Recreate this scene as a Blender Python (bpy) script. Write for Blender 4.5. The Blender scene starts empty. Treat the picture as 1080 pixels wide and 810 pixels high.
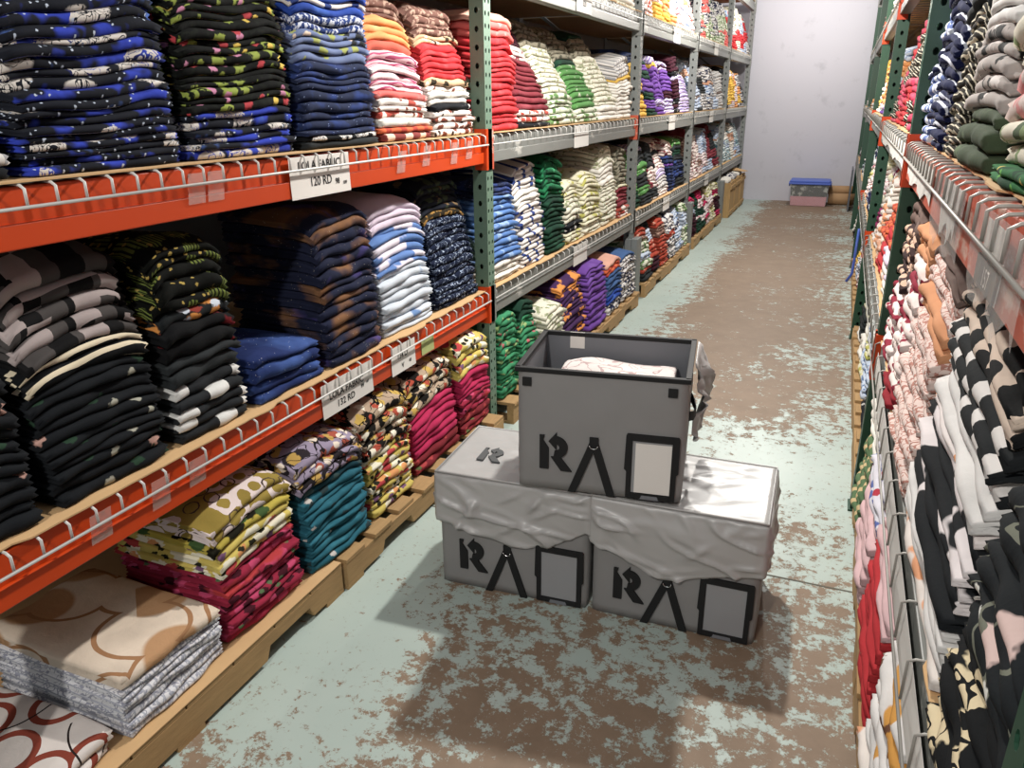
import bpy, bmesh, math, random
import numpy as np
from mathutils import Vector, Matrix
random.seed(7)
S = bpy.context.scene
COL = S.collection

# ------------------------------------------------------------------ camera
FPX, CX, CY, EYE = 811.0, 540.0, 405.0, 1.65          # focal length in pixels of the 1080x810 frame
VA = np.array([897.0, 101.0]); XV = 560.0             # vanishing points of the aisle and of the verticals
YV = CY + (FPX * FPX + (VA[0] - CX) * (XV - CX)) / (CY - VA[1])
def _ray(x, y):
    v = np.array([x - CX, CY - y, -FPX]); return v / np.linalg.norm(v)
_Y = _ray(*VA); _Z = -_ray(XV, YV); _X = np.cross(_Y, _Z)
ROT = np.array([_X, _Y, _Z])                          # world = ROT @ camera
def project(p):
    v = ROT.T @ (np.array(p, float) - np.array([0, 0, EYE]))
    return CX - v[0] / v[2] * FPX, CY + v[1] / v[2] * FPX
cam = bpy.data.cameras.new('camera'); camo = bpy.data.objects.new('camera', cam); COL.objects.link(camo)
cam.sensor_fit = 'HORIZONTAL'; cam.sensor_width = 36.0; cam.lens = 36.0 * FPX / 1080.0
cam.clip_start = 0.02; cam.clip_end = 100
M4 = Matrix([list(ROT[0]) + [0], list(ROT[1]) + [0], list(ROT[2]) + [0], [0, 0, 0, 1]])
camo.matrix_world = Matrix.Translation((0, 0, EYE)) @ M4
S.camera = camo

# ------------------------------------------------------------------ light
S.view_settings.view_transform = 'Standard'; S.view_settings.look = 'None'
S.view_settings.gamma = 1.0; S.view_settings.use_curve_mapping = False
S.view_settings.exposure = 0.0
W = bpy.data.worlds.new('world'); S.world = W; W.use_nodes = True
W.node_tree.nodes['Background'].inputs[0].default_value = (0.93, 0.96, 1.0, 1)
W.node_tree.nodes['Background'].inputs[1].default_value = 0.62
def lamp(x, y, z, power, r=0.055):
    l = bpy.data.lights.new('aisle_lamp', 'POINT'); l.energy = power; l.shadow_soft_size = r
    l.color = (1.0, 0.96, 0.90)
    o = bpy.data.objects.new('aisle_lamp', l); o.location = (x, y, z); COL.objects.link(o)
lamp(-0.63, -0.9, 2.85, 185)
lamp(-0.63, 3.6, 2.80, 325)
lamp(-0.63, 8.0, 2.95, 300)
lamp(-0.60, 12.2, 3.10, 150)

# ------------------------------------------------------------------ materials
def lin(c):
    if isinstance(c, str):
        c = c.lstrip('#'); c = [int(c[i:i + 2], 16) / 255 for i in (0, 2, 4)]
    return tuple((v / 12.92 if v <= 0.04045 else ((v + 0.055) / 1.055) ** 2.4) for v in c[:3]) + (1.0,)
class NT:
    def __init__(s, name, rough=0.85, metal=0.0, spec=0.3):
        s.m = bpy.data.materials.new(name); s.m.use_nodes = True; s.t = s.m.node_tree
        s.b = s.t.nodes['Principled BSDF']
        s.b.inputs['Roughness'].default_value = rough; s.b.inputs['Metallic'].default_value = metal
        s.b.inputs['Specular IOR Level'].default_value = spec
    def n(s, kind, **kw):
        nd = s.t.nodes.new(kind)
        for k, v in kw.items(): setattr(nd, k, v)
        return nd
    def put(s, sock, v):
        if hasattr(v, 'is_linked') or isinstance(v, bpy.types.NodeSocket): s.t.links.new(v, sock)
        else: sock.default_value = v
    def math(s, op, a, b=None, c=None, clamp=False):
        nd = s.n('ShaderNodeMath', operation=op, use_clamp=clamp)
        s.put(nd.inputs[0], a)
        if b is not None: s.put(nd.inputs[1], b)
        if c is not None: s.put(nd.inputs[2], c)
        return nd.outputs[0]
    def mix(s, f, a, b):
        nd = s.n('ShaderNodeMix', data_type='RGBA')
        s.put(nd.inputs[0], f); s.put(nd.inputs[6], a); s.put(nd.inputs[7], b)
        return nd.outputs[2]
    def ramp(s, x, lo, hi):
        nd = s.n('ShaderNodeMapRange', clamp=True)
        s.put(nd.inputs[0], x); s.put(nd.inputs[1], lo); s.put(nd.inputs[2], hi)
        return nd.outputs[0]
    def noise(s, vec, scale, detail=3, rough=0.55, dist=0.0, color=False):
        nd = s.n('ShaderNodeTexNoise'); s.put(nd.inputs['Vector'], vec)
        nd.inputs['Scale'].default_value = scale; nd.inputs['Detail'].default_value = detail
        nd.inputs['Roughness'].default_value = rough; nd.inputs['Distortion'].default_value = dist
        return nd.outputs['Color' if color else 'Fac']
    def vor(s, vec, scale, feature='F1', rnd=1.0):
        nd = s.n('ShaderNodeTexVoronoi', feature=feature, voronoi_dimensions='2D'); s.put(nd.inputs['Vector'], vec)
        nd.inputs['Scale'].default_value = scale; nd.inputs['Randomness'].default_value = rnd
        return nd
    def sep(s, vec):
        nd = s.n('ShaderNodeSeparateXYZ'); s.put(nd.inputs[0], vec); return nd.outputs
    def vm(s, op, a, b):
        nd = s.n('ShaderNodeVectorMath', operation=op); s.put(nd.inputs[0], a); s.put(nd.inputs[1], b); return nd.outputs[0]
    def bump(s, h, strength=0.3, dist=0.01):
        nd = s.n('ShaderNodeBump'); nd.inputs['Strength'].default_value = strength; nd.inputs['Distance'].default_value = dist
        s.put(nd.inputs['Height'], h); s.t.links.new(nd.outputs[0], s.b.inputs['Normal'])
    def color(s, c): s.put(s.b.inputs['Base Color'], c)
    def obj(s):
        return s.n('ShaderNodeTexCoord').outputs['Object']
    def uv(s):
        return s.n('ShaderNodeUVMap', uv_map='UVMap').outputs[0]

MATS = {}; LOOK = {}
def clin(c, sat=.86, val=.92):
    r, g, b, _ = lin(c); l = .3 * r + .59 * g + .11 * b
    return tuple(max(0, (l + (v - l) * sat) * val) for v in (r, g, b)) + (1.0,)
def fabric(name, look, base, *ops, bump=0.25):
    """Procedural printed cloth on the UV map (metres along and around the fold)."""
    t = NT('cloth_' + name, 0.92, 0, 0.12)
    uv = t.uv()
    c = clin(base)
    v = t.noise(uv, 9, 2)
    hsv = t.n('ShaderNodeHueSaturation'); hsv.inputs['Color'].default_value = c
    t.put(hsv.inputs['Value'], t.math('MULTIPLY_ADD', v, 0.5, 0.75)); c = hsv.outputs[0]
    for i, op in enumerate(ops):
        k = op[0]; col = clin(op[1]); off = (3.1 * (i + 1), 7.7 * (i + 1), 0)
        p = t.vm('ADD', uv, off)
        if k == 'noise':                       # kind,color,scale,threshold,softness
            f = t.ramp(t.noise(p, op[2], 3), op[3], op[3] + op[4])
        elif k in ('flower', 'ring'):          # kind,color,scale,radius,fraction,(width)
            wob = t.noise(p, op[2] * 3.0, 2, color=True)
            wv = t.vm('MULTIPLY', wob, ((.02 if name in ('beigering', 'whitering') else 0.45 if k == 'flower' else .15) / op[2],) * 3)
            vo = t.vor(t.vm('ADD', p, wv), op[2])
            d = vo.outputs['Distance']
            sel = t.math('LESS_THAN', t.sep(vo.outputs['Color'])[0], op[4])
            if k == 'flower': f = t.ramp(d, op[3], op[3] - 0.06)
            else: f = t.math('LESS_THAN', t.math('ABSOLUTE', t.math('SUBTRACT', d, op[3])), op[5])
            f = t.math('MULTIPLY', f, sel)
        elif k == 'petals':                    # kind,color,scale,radius,fraction: flower heads cut by dark veins
            wob = t.noise(p, op[2] * 1.5, 2, color=True)
            pw = t.vm('ADD', p, t.vm('MULTIPLY', wob, (.3 / op[2],) * 3)); vo = t.vor(pw, op[2])
            f = t.math('MULTIPLY', t.ramp(vo.outputs['Distance'], op[3], op[3] - .04), t.math('LESS_THAN', t.sep(vo.outputs['Color'])[0], op[4]))
            vn = t.noise(p, op[2] * 5, 1, dist=1.2)
            f = t.math('MULTIPLY', f, t.math('GREATER_THAN', t.math('ABSOLUTE', t.math('SUBTRACT', vn, .5)), .035))
        elif k == 'dots':                      # kind,color,scale,radius
            vo = t.vor(p, op[2], rnd=op[4] if len(op) > 4 else 0.6)
            f = t.math('LESS_THAN', vo.outputs['Distance'], op[3])
        elif k == 'stripe':                    # kind,color,period,duty,axis
            x = t.sep(p)[op[4]]
            f = t.math('LESS_THAN', t.math('FRACT', t.math('DIVIDE', x, op[2])), op[3])
        elif k == 'checkpick':                 # kind,color,period,fraction: some of the squares light
            o3 = t.sep(p); cb = t.n('ShaderNodeCombineXYZ')
            for q in (0, 1): t.put(cb.inputs[q], t.math('FLOOR', t.math('DIVIDE', o3[q], op[2] * (.5 if q == 0 else .35))))
            wn = t.n('ShaderNodeTexWhiteNoise', noise_dimensions='2D'); t.put(wn.inputs['Vector'], cb.outputs[0])
            f = t.math('LESS_THAN', wn.outputs['Value'], op[3])
        elif k == 'vein':                      # kind,color,scale,width
            nz = t.noise(p, op[2], 1, dist=0.6)
            f = t.math('LESS_THAN', t.math('ABSOLUTE', t.math('SUBTRACT', nz, 0.5)), op[3])
        elif k == 'crack':
            vo = t.vor(p, op[2], 'DISTANCE_TO_EDGE')
            f = t.math('LESS_THAN', vo.outputs['Distance'], op[3])
        c = t.mix(f, c, col)
    t.color(c)
    t.bump(t.noise(uv, 14, 4, 0.6, 0.4), bump, 0.012)
    MATS[name] = t.m; LOOK[name] = look
B, Wt = '#10121a', '#d9d6d0'
# --- left rack, first bay
fabric('bluefloral', 'blue and black floral', '#1a1d26', ('noise', '#2a3fb4', 6, .515, .05), ('noise', '#3f62ac', 8, .63, .08), ('petals', '#cfc8c0', 8, .46, .40), ('flower', '#b9c6da', 55, .20, .25))
fabric('blackgreen', 'black and green floral', '#0c0e0d', ('flower', '#8a9a34', 14, .42, .42), ('noise', '#141813', 40, .52, .05), ('flower', '#c77fa2', 20, .3, .18), ('flower', '#b3343c', 16, .3, .12), ('flower', '#d8b83a', 18, .26, .12))
fabric('navy', 'navy blue speckled', '#232c48', ('noise', '#334c94', 8, .5, .2), ('flower', '#9db2e0', 90, .16, .08))
fabric('bluetweed', 'blue and white tweed', '#2a407c', ('noise', '#c9cfdd', 60, .5, .05))
fabric('periwinkle', 'periwinkle floral', '#6878a0', ('flower', '#2a2d30', 14, .4, .3), ('flower', '#9aa24e', 16, .38, .35), ('flower', '#e2cbb6', 15, .3, .2))
fabric('royalblue', 'royal blue', '#2246a0', ('noise', '#3e6ac4', 8, .55, .15))
fabric('blackleaf', 'black and white leafy', '#16181b', ('petals', '#d3d0ca', 9, .46, .5))
fabric('whitegrey', 'white and grey striped', '#d4d0cb', ('stripe', '#9a9a9c', .06, .35, 0))
fabric('cream', 'cream', '#e3d8bc', ('noise', '#c9bd9f', 12, .55, .2))
fabric('maroon_check', 'maroon and cream checked', '#8a3a36', ('stripe', '#e2c3ab', .13, .42, 0))
fabric('orange_check', 'orange and red checked', '#d9622f', ('stripe', '#b23a2a', .09, .4, 0))
fabric('redwhite', 'white and red floral', '#e6ddd6', ('flower', '#b8483a', 13, .5, .55), ('flower', '#7c4433', 22, .3, .4))
fabric('pinkstripe', 'pink and white striped', '#dfb0b8', ('stripe', '#b0476d', .018, .45, 1), ('stripe', '#efe2e2', .11, .35, 1))
fabric('salmon', 'salmon pink', '#e0605a', ('noise', '#eaa09a', 10, .55, .1))
fabric('terracotta', 'terracotta', '#cf5a45')
fabric('orange', 'light orange', '#dd9450', ('noise', '#e2a466', 9, .5, .2))
fabric('brown', 'dark brown printed', '#6e4c42', ('noise', '#a88a78', 28, .53, .04))
fabric('red', 'bright red', '#c8202a', ('noise', '#dc4347', 10, .5, .2))
fabric('tan_floral', 'tan floral', '#c7a27c', ('flower', '#3b3326', 16, .4, .35), ('flower', '#f0d9c0', 18, .35, .3))
fabric('brownfloral', 'white and brown floral', '#e0d9d2', ('flower', '#7a3d2c', 14, .5, .6), ('flower', '#3a2a25', 20, .3, .35))
fabric('blackwhite_band', 'black with white band', '#26292c', ('stripe', '#d6d6d2', .26, .3, 0))
fabric('blackfloral', 'plain black', '#191c20', ('flower', '#b88d80', 13, .26, .13), ('flower', '#a3a292', 15, .22, .12), ('flower', '#26402f', 16, .3, .12))
fabric('creamedge', 'black cream edged', '#15171a', ('stripe', '#ddcfb0', .05, .35, 1))
fabric('check', 'black grey checked', '#151516', ('stripe', '#4b4746', .13, .5, 0), ('checkpick', '#a79a98', .13, .24))
fabric('blackred', 'black with red', '#121315', ('noise', '#9c1f2b', 6, .60, .03))
fabric('charcoal', 'charcoal', '#2b2f31')
fabric('orangefloral', 'black orange floral', '#1d2123', ('flower', '#d98a2c', 12, .5, .45), ('flower', '#8c3024', 14, .4, .4), ('flower', '#c7d0dc', 18, .35, .15))
fabric('darkleaf', 'dark green leafy', '#0d0f0c', ('flower', '#66742a', 13, .48, .5), ('stripe', '#0d0f0c', .012, .4, 0), ('flower', '#a9903a', 40, .25, .3))
fabric('bluegalaxy', 'blue galaxy', '#1f2f62', ('noise', '#4264ac', 4, .46, .25), ('flower', '#dfe6f5', 80, .12, .10))
fabric('browngalaxy', 'brown and navy galaxy', '#20253c', ('noise', '#7d5636', 3.5, .50, .10), ('noise', '#4a4084', 5, .60, .12), ('noise', '#15161e', 6, .60, .12), ('flower', '#d8cfc4', 80, .10, .10))
fabric('whiteblue', 'white and pale blue', '#c3ccd6', ('noise', '#6284b4', 5, .63, .05))
fabric('bluewhite', 'blue with white', '#587db8', ('noise', '#dcd5e2', 4, .54, .03))
fabric('lilac', 'pale lilac', '#cbbccd')
fabric('navyfloral', 'navy fine floral', '#141d34', ('vein', '#8fa0bb', 26, .012), ('flower', '#aab7cb', 40, .2, .25))
fabric('darkgold', 'dark gold printed', '#2a2418', ('noise', '#97702e', 30, .52, .04))
fabric('darkfloral', 'dark faded floral', '#1a1e28', ('flower', '#6f5a3c', 16, .35, .3), ('flower', '#3c4a34', 15, .4, .4))
fabric('beigering', 'beige with brown shapes', '#d9c7b2', ('flower', '#b98c5f', 5.0, .47, .62), ('ring', '#a3754c', 4.2, .50, .9, .028), bump=.5)
fabric('whitering', 'white with rust rings', '#d8cfc9', ('ring', '#8a3a28', 6.5, .40, 1.0, .06), ('ring', '#2b2220', 4, .50, .9, .010), bump=.4)
fabric('greyprint', 'pale grey printed', '#dadade', ('vein', '#9a9cab', 40, .04), ('stripe', '#a9acb8', .021, .25, 0))
fabric('magenta', 'magenta printed', '#9c1a3c', ('flower', '#c93d6c', 17, .45, .5), ('flower', '#471321', 18, .40, .40), ('flower', '#567049', 22, .25, .12), ('noise', '#bc3236', 4, .58, .04))
fabric('yellowfloral', 'yellow and red floral', '#cdb84c', ('flower', '#e9e3c9', 12, .5, .55), ('flower', '#bd3a3c', 13, .42, .32), ('flower', '#de9450', 14, .40, .28), ('flower', '#2a2a1c', 24, .36, .35), ('flower', '#7b5478', 18, .35, .12))
fabric('yellowblack', 'yellow black flowered', '#b9a72c', ('flower', '#1d1c12', 12, .45, .35), ('flower', '#3e5a2c', 14, .35, .3))
fabric('mustard', 'mustard leaf printed', '#96802a', ('ring', '#dcccc8', 13, .40, .9, .14), ('ring', '#4a3c36', 13, .28, .6, .03))
fabric('teal', 'teal', '#1d6375', ('noise', '#2f7f93', 9, .5, .2), ('flower', '#c9c3bd', 14, .25, .14), ('flower', '#2c4044', 12, .3, .3))
fabric('darkteal', 'dark teal', '#123c48', ('flower', '#3c5455', 14, .3, .2))
fabric('purplefloral', 'pale purple floral', '#93879f', ('flower', '#2c252b', 17, .48, .5), ('flower', '#bd973f', 17, .42, .35), ('flower', '#a84c38', 16, .38, .3), ('flower', '#e0d2c0', 18, .34, .3), ('vein', '#241f22', 15, .02))
fabric('darkyellow', 'dark yellow floral', '#b29a80', ('flower', '#191613', 15, .48, .55), ('flower', '#c6a340', 16, .42, .4), ('flower', '#b0452c', 17, .40, .32), ('flower', '#ece4cd', 17, .38, .3), ('vein', '#191613', 14, .02))
fabric('hotpink', 'hot magenta pink', '#bb1552', ('noise', '#9a1243', 8, .5, .2))
fabric('darkred', 'dark red printed', '#7c1f2a', ('flower', '#b03a3c', 16, .4, .4), ('flower', '#5d6a3c', 16, .3, .2))
# --- further left
fabric('maroon', 'maroon', '#7e2a35', ('noise', '#95404a', 8, .5, .2))
fabric('redflower', 'white with maroon', '#dccfc8', ('noise', '#7d2634', 8, .53, .04))
fabric('plum', 'dark plum', '#3c1624')
fabric('peach', 'peach', '#d7a08a')
fabric('greenwhite', 'green and white printed', '#cfd3bd', ('noise', '#5b8145', 12, .5, .06))
fabric('creamgreen', 'cream and olive printed', '#d9d6c2', ('noise', '#8f9670', 20, .54, .06))
fabric('darkcream', 'grey cream printed', '#8d8774', ('noise', '#4c4a3c', 18, .52, .06))
fabric('green', 'leaf green printed', '#4f8a42', ('noise', '#c7cfb4', 11, .58, .05))
fabric('darkgreen', 'dark green', '#16382a', ('noise', '#1f5038', 7, .5, .2))
fabric('emerald', 'emerald printed', '#0f6b41', ('noise', '#0b2f20', 10, .5, .08), ('noise', '#38a56d', 14, .62, .05))
fabric('jade', 'bright jade floral', '#2f8a5c', ('flower', '#8fae6a', 16, .35, .3), ('flower', '#c05a64', 18, .3, .15), ('noise', '#1f5c3c', 8, .55, .1))
fabric('creamyellow', 'cream and yellow printed', '#d8d4b6', ('noise', '#b3b04c', 10, .54, .05), ('noise', '#5f6340', 18, .62, .05))
fabric('whitestripe', 'white navy striped', '#d7d1cb', ('stripe', '#2c4180', .17, .22, 0))
fabric('skyblue', 'mid blue printed', '#4f79b6', ('noise', '#8fb0da', 9, .54, .06))
fabric('purple', 'purple', '#6b3f98', ('noise', '#7d55ab', 8, .5, .2))
fabric('purpleorange', 'purple orange printed', '#432653', ('noise', '#de8a2c', 8, .55, .03))
fabric('blueslate', 'slate blue', '#3c5f92')
fabric('navywhite', 'navy and white printed', '#d3d0cd', ('noise', '#272c48', 16, .5, .04))
fabric('gold', 'golden yellow', '#d9ad2c')
fabric('redprint', 'rust red printed', '#a83a24', ('noise', '#c9a088', 18, .6, .05))
fabric('rosewhite', 'rose white printed', '#ddd0cf', ('noise', '#b05a6c', 16, .56, .05))
fabric('bluelace', 'pale blue printed', '#b9c6d8', ('noise', '#5b78a8', 16, .55, .05))
fabric('lavender', 'lavender striped', '#9a88bd', ('stripe', '#ded6e6', .03, .4, 1))
fabric('copper', 'copper printed', '#c08a6a', ('noise', '#e2cdbd', 16, .52, .05))
fabric('tealwhite', 'teal white printed', '#c9d3d2', ('noise', '#3c7f90', 16, .53, .05))
fabric('ivory', 'ivory', '#e0dcd2', ('noise', '#b9b4a4', 20, .6, .05))
fabric('blackmix', 'black mixed print', '#1b1d22', ('noise', '#b9b5ae', 14, .6, .04))
# --- right rack
fabric('tropical', 'bright tropical green', '#1f6a35', ('flower', '#5fae3a', 9, .45, .4), ('noise', '#0f3f24', 7, .55, .05), ('flower', '#d7b84a', 16, .25, .2))
fabric('camogreen', 'green cream camouflage', '#d5cfbb', ('noise', '#7d9160', 7, .52, .02), ('noise', '#465a3a', 9, .60, .02))
fabric('olivegreen', 'olive green', '#3f4c36', ('noise', '#586a4a', 8, .56, .05))
fabric('camopink', 'pink grey camouflage', '#cdb9b2', ('noise', '#d58a8a', 7, .55, .03), ('noise', '#6f6f60', 8, .62, .02))
fabric('camoblack', 'grey black camouflage', '#aaa19c', ('noise', '#2a2a2b', 8, .56, .02), ('noise', '#d3cbc6', 9, .6, .02))
fabric('offwhite', 'off white', '#cfcdca')
fabric('finestripe', 'black fine striped', '#2b2823', ('stripe', '#cfc6ae', .016, .3, 1))
fabric('navyedge', 'navy white edged', '#141b40', ('stripe', '#c5cbd8', .055, .2, 1))
fabric('bluecheck', 'blue white checked', '#586a9c', ('stripe', '#d2d7e0', .06, .45, 0))
fabric('creamblack', 'black cream floral', '#17191b', ('flower', '#d5c39b', 10, .5, .5), ('vein', '#17191b', 18, .03))
fabric('blackblossom', 'black pink blossom', '#1c2023', ('flower', '#cfb3ac', 9, .36, .2), ('vein', '#6f7264', 6, .012), ('flower', '#dcdcd4', 15, .25, .12))
fabric('whiteblack', 'white and black panelled', '#d8d0d0', ('noise', '#1d2023', 2.4, .505, .008))
fabric('whiteorange', 'white orange panelled', '#dcd3d0', ('stripe', '#dd9258', .4, .2, 0))
fabric('dotblack', 'black white banded', '#202325', ('stripe', '#d8d4d0', .15, .33, 0))
fabric('spotcream', 'cream black spotted', '#cbb7a5', ('dots', '#191a1b', 11, .40))
fabric('zigzag', 'pale pink zigzag', '#d9c3ba', ('vein', '#b07a6c', 34, .04))
fabric('apricot', 'apricot', '#c98a5c')
fabric('maroonwhite', 'maroon white blocked', '#dfcfc9', ('noise', '#8b2238', 6, .51, .02))
fabric('crimson', 'dark crimson', '#8d1c28')
fabric('browndot', 'dark brown cream spotted', '#3f2f2f', ('dots', '#c9a58c', 14, .35))
fabric('taupe', 'taupe brown', '#6a5750')
fabric('poppy', 'poppy red', '#b8232b')
fabric('palepink', 'pale pink', '#d3aeb0')
fabric('bluedot', 'white blue red floral', '#cfcdd6', ('flower', '#5868a8', 18, .45, .5), ('flower', '#b02a3c', 16, .35, .15))
fabric('goldwhite', 'white gold blocked', '#d9d6d3', ('noise', '#cf9230', 5, .53, .02), ('noise', '#6f4a34', 8, .62, .02))
fabric('peachblock', 'white peach blocked', '#dcd3cb', ('noise', '#de9a6c', 4, .50, .02))
fabric('greentan', 'green with tan', '#55714c', ('stripe', '#c0a878', .1, .3, 0))
fabric('raspberry', 'raspberry pink', '#b42a4c', ('noise', '#d05a6c', 8, .5, .2))
fabric('magentaplain', 'deep magenta', '#8f1c5c')

def simple(name, c, rough=0.6, metal=0.0, spec=0.4, nscale=0, namp=0.3, stretch=None, bump=0):
    t = NT(name, rough, metal, spec)
    if nscale:
        p = t.obj()
        if stretch: p = t.vm('MULTIPLY', p, stretch)
        nz = t.noise(p, nscale, 5, 0.65)
        hs = t.n('ShaderNodeHueSaturation'); hs.inputs['Color'].default_value = lin(c)
        t.put(hs.inputs['Value'], t.math('MULTIPLY_ADD', nz, namp * 2, 1 - namp)); t.color(hs.outputs[0])
        if bump: t.bump(nz, bump, 0.01)
    else: t.color(lin(c))
    return t.m
def scuffed(name, c, c2, thr, rough=0.45, scale=9):
    t = NT(name, rough, 0, 0.4); p = t.obj()
    f = t.ramp(t.noise(t.vm('MULTIPLY', p, (1, .35, 1)), scale, 8, 0.7), thr, thr + .05)
    base = t.mix(t.noise(p, 3, 3), lin(c), tuple(v * .8 for v in lin(c)[:3]) + (1,))
    t.color(t.mix(f, base, lin(c2))); return t.m
m_orange = scuffed('orange_beam_paint', '#c8420f', '#8c3a1c', .68)
m_orange2 = scuffed('scuffed_orange_paint', '#c0573f', '#c9aa9c', .56, scale=6)
m_greybeam = scuffed('grey_beam_paint', '#7b7d79', '#adaca6', .6)
m_green = scuffed('green_post_paint', '#667f6e', '#95a195', .66)
m_green2 = scuffed('dark_green_post_paint', '#234634', '#4f6a55', .70)
m_greypost = scuffed('grey_post_paint', '#777b79', '#9c9d99', .66)
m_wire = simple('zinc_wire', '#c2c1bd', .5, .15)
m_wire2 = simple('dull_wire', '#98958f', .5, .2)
m_card = simple('cardboard', '#c3a074', .9, nscale=7, namp=.12)
m_wood = simple('pallet_wood', '#a08158', .9, nscale=6, namp=.35, stretch=(9, 1.2, 9), bump=.2)
m_wood2 = simple('crate_wood', '#a98a5e', .9, nscale=6, namp=.35, stretch=(9, 9, 1.2), bump=.2)
m_paper = simple('white_paper', '#dcd8d2', .8, nscale=5, namp=.06)
m_ink = simple('black_ink', '#17181a', .7)
m_black = simple('black_webbing', '#121314', .7, nscale=60, namp=.2)
m_grey = simple('grey_nylon', '#858483', .5, nscale=5, namp=.07)
m_greyin = simple('grey_lining', '#6f7176', .7, nscale=5, namp=.07)
m_lid = simple('grey_lid_nylon', '#a9a8a6', .36, spec=.6, nscale=5, namp=.06)
m_pocket = simple('pocket_film', '#8f9092', .25, spec=.6)
m_chrome = simple('chrome_ring', '#c8c8c8', .2, 1)
m_greylogo = simple('grey_print', '#4d4f50', .6)
m_blue = simple('blue_plastic', '#4a63b8', .4)
def clearmat(name, tint, alpha, rough=.15):
    t = NT(name, rough, 0, .5); t.color(lin(tint)); t.b.inputs['Alpha'].default_value = alpha; return t.m
m_tape = clearmat('clear_tape', '#d8d2cc', .22)
m_clear = clearmat('clear_plastic', '#c8ccd0', .16)
m_film = clearmat('torn_clear_film', '#e2dedb', .20)

# ------------------------------------------------------------------ helpers
def link(o): COL.objects.link(o); return o
def mesh(name, verts, faces, mat, parent=None, smooth=False, uvs=None):
    me = bpy.data.meshes.new(name); me.from_pydata([tuple(v) for v in verts], [], faces)
    if mat: me.materials.append(mat)
    if smooth: me.polygons.foreach_set('use_smooth', [True] * len(me.polygons))
    me.update()
    o = bpy.data.objects.new(name, me); link(o)
    if parent: o.parent = parent
    return o
class MB:
    """collects shapes, links them as one mesh object"""
    def __init__(s): s.v = []; s.f = []
    def add(s, v, f):
        b = len(s.v); s.v += [tuple(map(float, p)) for p in v]; s.f += [tuple(b + i for i in q) for q in f]
    def box(s, x0, x1, y0, y1, z0, z1):
        s.add([(x0, y0, z0), (x1, y0, z0), (x1, y1, z0), (x0, y1, z0), (x0, y0, z1), (x1, y0, z1), (x1, y1, z1), (x0, y1, z1)],
              [(0, 3, 2, 1), (4, 5, 6, 7), (0, 1, 5, 4), (1, 2, 6, 5), (2, 3, 7, 6), (3, 0, 4, 7)])
    def tube(s, pts, r, n=6):
        pts = [Vector(p) for p in pts]; V = []; F = []
        for i, p in enumerate(pts):
            d = (pts[min(i + 1, len(pts) - 1)] - pts[max(i - 1, 0)]).normalized()
            a = d.orthogonal().normalized() if i == 0 else (a - d * a.dot(d)).normalized()
            b = d.cross(a)
            for k in range(n):
                t = 2 * math.pi * k / n; V.append(p + a * (r * math.cos(t)) + b * (r * math.sin(t)))
        for i in range(len(pts) - 1):
            for k in range(n):
                F.append((i * n + k, i * n + (k + 1) % n, (i + 1) * n + (k + 1) % n, (i + 1) * n + k))
        F.append(tuple(range(n - 1, -1, -1))); F.append(tuple((len(pts) - 1) * n + k for k in range(n)))
        s.add(V, F)
    def prism(s, poly, org, ux, uy, h):
        """extrude a 2D polygon (list of (a,b)) lying at org spanned by ux,uy by height h along ux x uy"""
        org, ux, uy = Vector(org), Vector(ux), Vector(uy); nn = ux.cross(uy).normalized() * h
        n = len(poly); P = [org + ux * a + uy * b for a, b in poly]
        s.add(P + [p + nn for p in P], [tuple(range(n - 1, -1, -1)), tuple(range(n, 2 * n))] + [(i, (i + 1) % n, n + (i + 1) % n, n + i) for i in range(n)])
    def build(s, name, mat, parent=None, smooth=False, bevel=0):
        o = mesh(name, s.v, s.f, mat, parent, smooth)
        bm = bmesh.new(); bm.from_mesh(o.data); bmesh.ops.recalc_face_normals(bm, faces=bm.faces); bm.to_mesh(o.data); bm.free()
        if bevel:
            md = o.modifiers.new('bevel', 'BEVEL'); md.width = bevel; md.segments = 2; md.limit_method = 'ANGLE'
        return o
def tag(o, label=None, cat=None, group=None, kind=None):
    if label:
        assert 4 <= len(label.split()) <= 16, (len(label.split()), label)
        o['label'] = label
    if cat: o['category'] = cat
    if group: o['group'] = group
    if kind: o['kind'] = kind
    return o
def thing(name, label, cat, loc=(0, 0, 0), rz=0, group=None):
    o = bpy.data.objects.new(name, None); link(o); o.location = loc; o.rotation_euler = (0, 0, rz)
    o.empty_display_size = .1
    return tag(o, label, cat, group)
def text_mesh(name, body, size, mat, parent, org, ux, uy, sx=1.0, align='CENTER', bold=0.0):
    cu = bpy.data.curves.new('t', 'FONT'); cu.body = body; cu.size = size; cu.align_x = align; cu.align_y = 'CENTER'; cu.offset = bold
    cu.resolution_u = 3
    t = bpy.data.objects.new('t', cu); link(t)
    dg = bpy.context.evaluated_depsgraph_get(); me = bpy.data.meshes.new_from_object(t.evaluated_get(dg))
    bpy.data.objects.remove(t); bpy.data.curves.remove(cu)
    ux, uy = Vector(ux), Vector(uy); org = Vector(org)
    for v in me.vertices: v.co = org + ux * (v.co.x * sx) + uy * v.co.y
    me.materials.clear(); me.materials.append(mat)
    o = bpy.data.objects.new(name, me); link(o); o.parent = parent
    return o
ORD = ['', 'first', 'second', 'third', 'fourth', 'fifth', 'sixth', 'seventh', 'eighth', 'ninth', 'tenth', 'eleventh', 'twelfth', 'thirteenth', 'fourteenth', 'fifteenth', 'sixteenth', 'seventeenth', 'eighteenth', 'nineteenth', 'twentieth', 'twenty-first', 'twenty-second', 'twenty-third', 'twenty-fourth', 'twenty-fifth']

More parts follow.
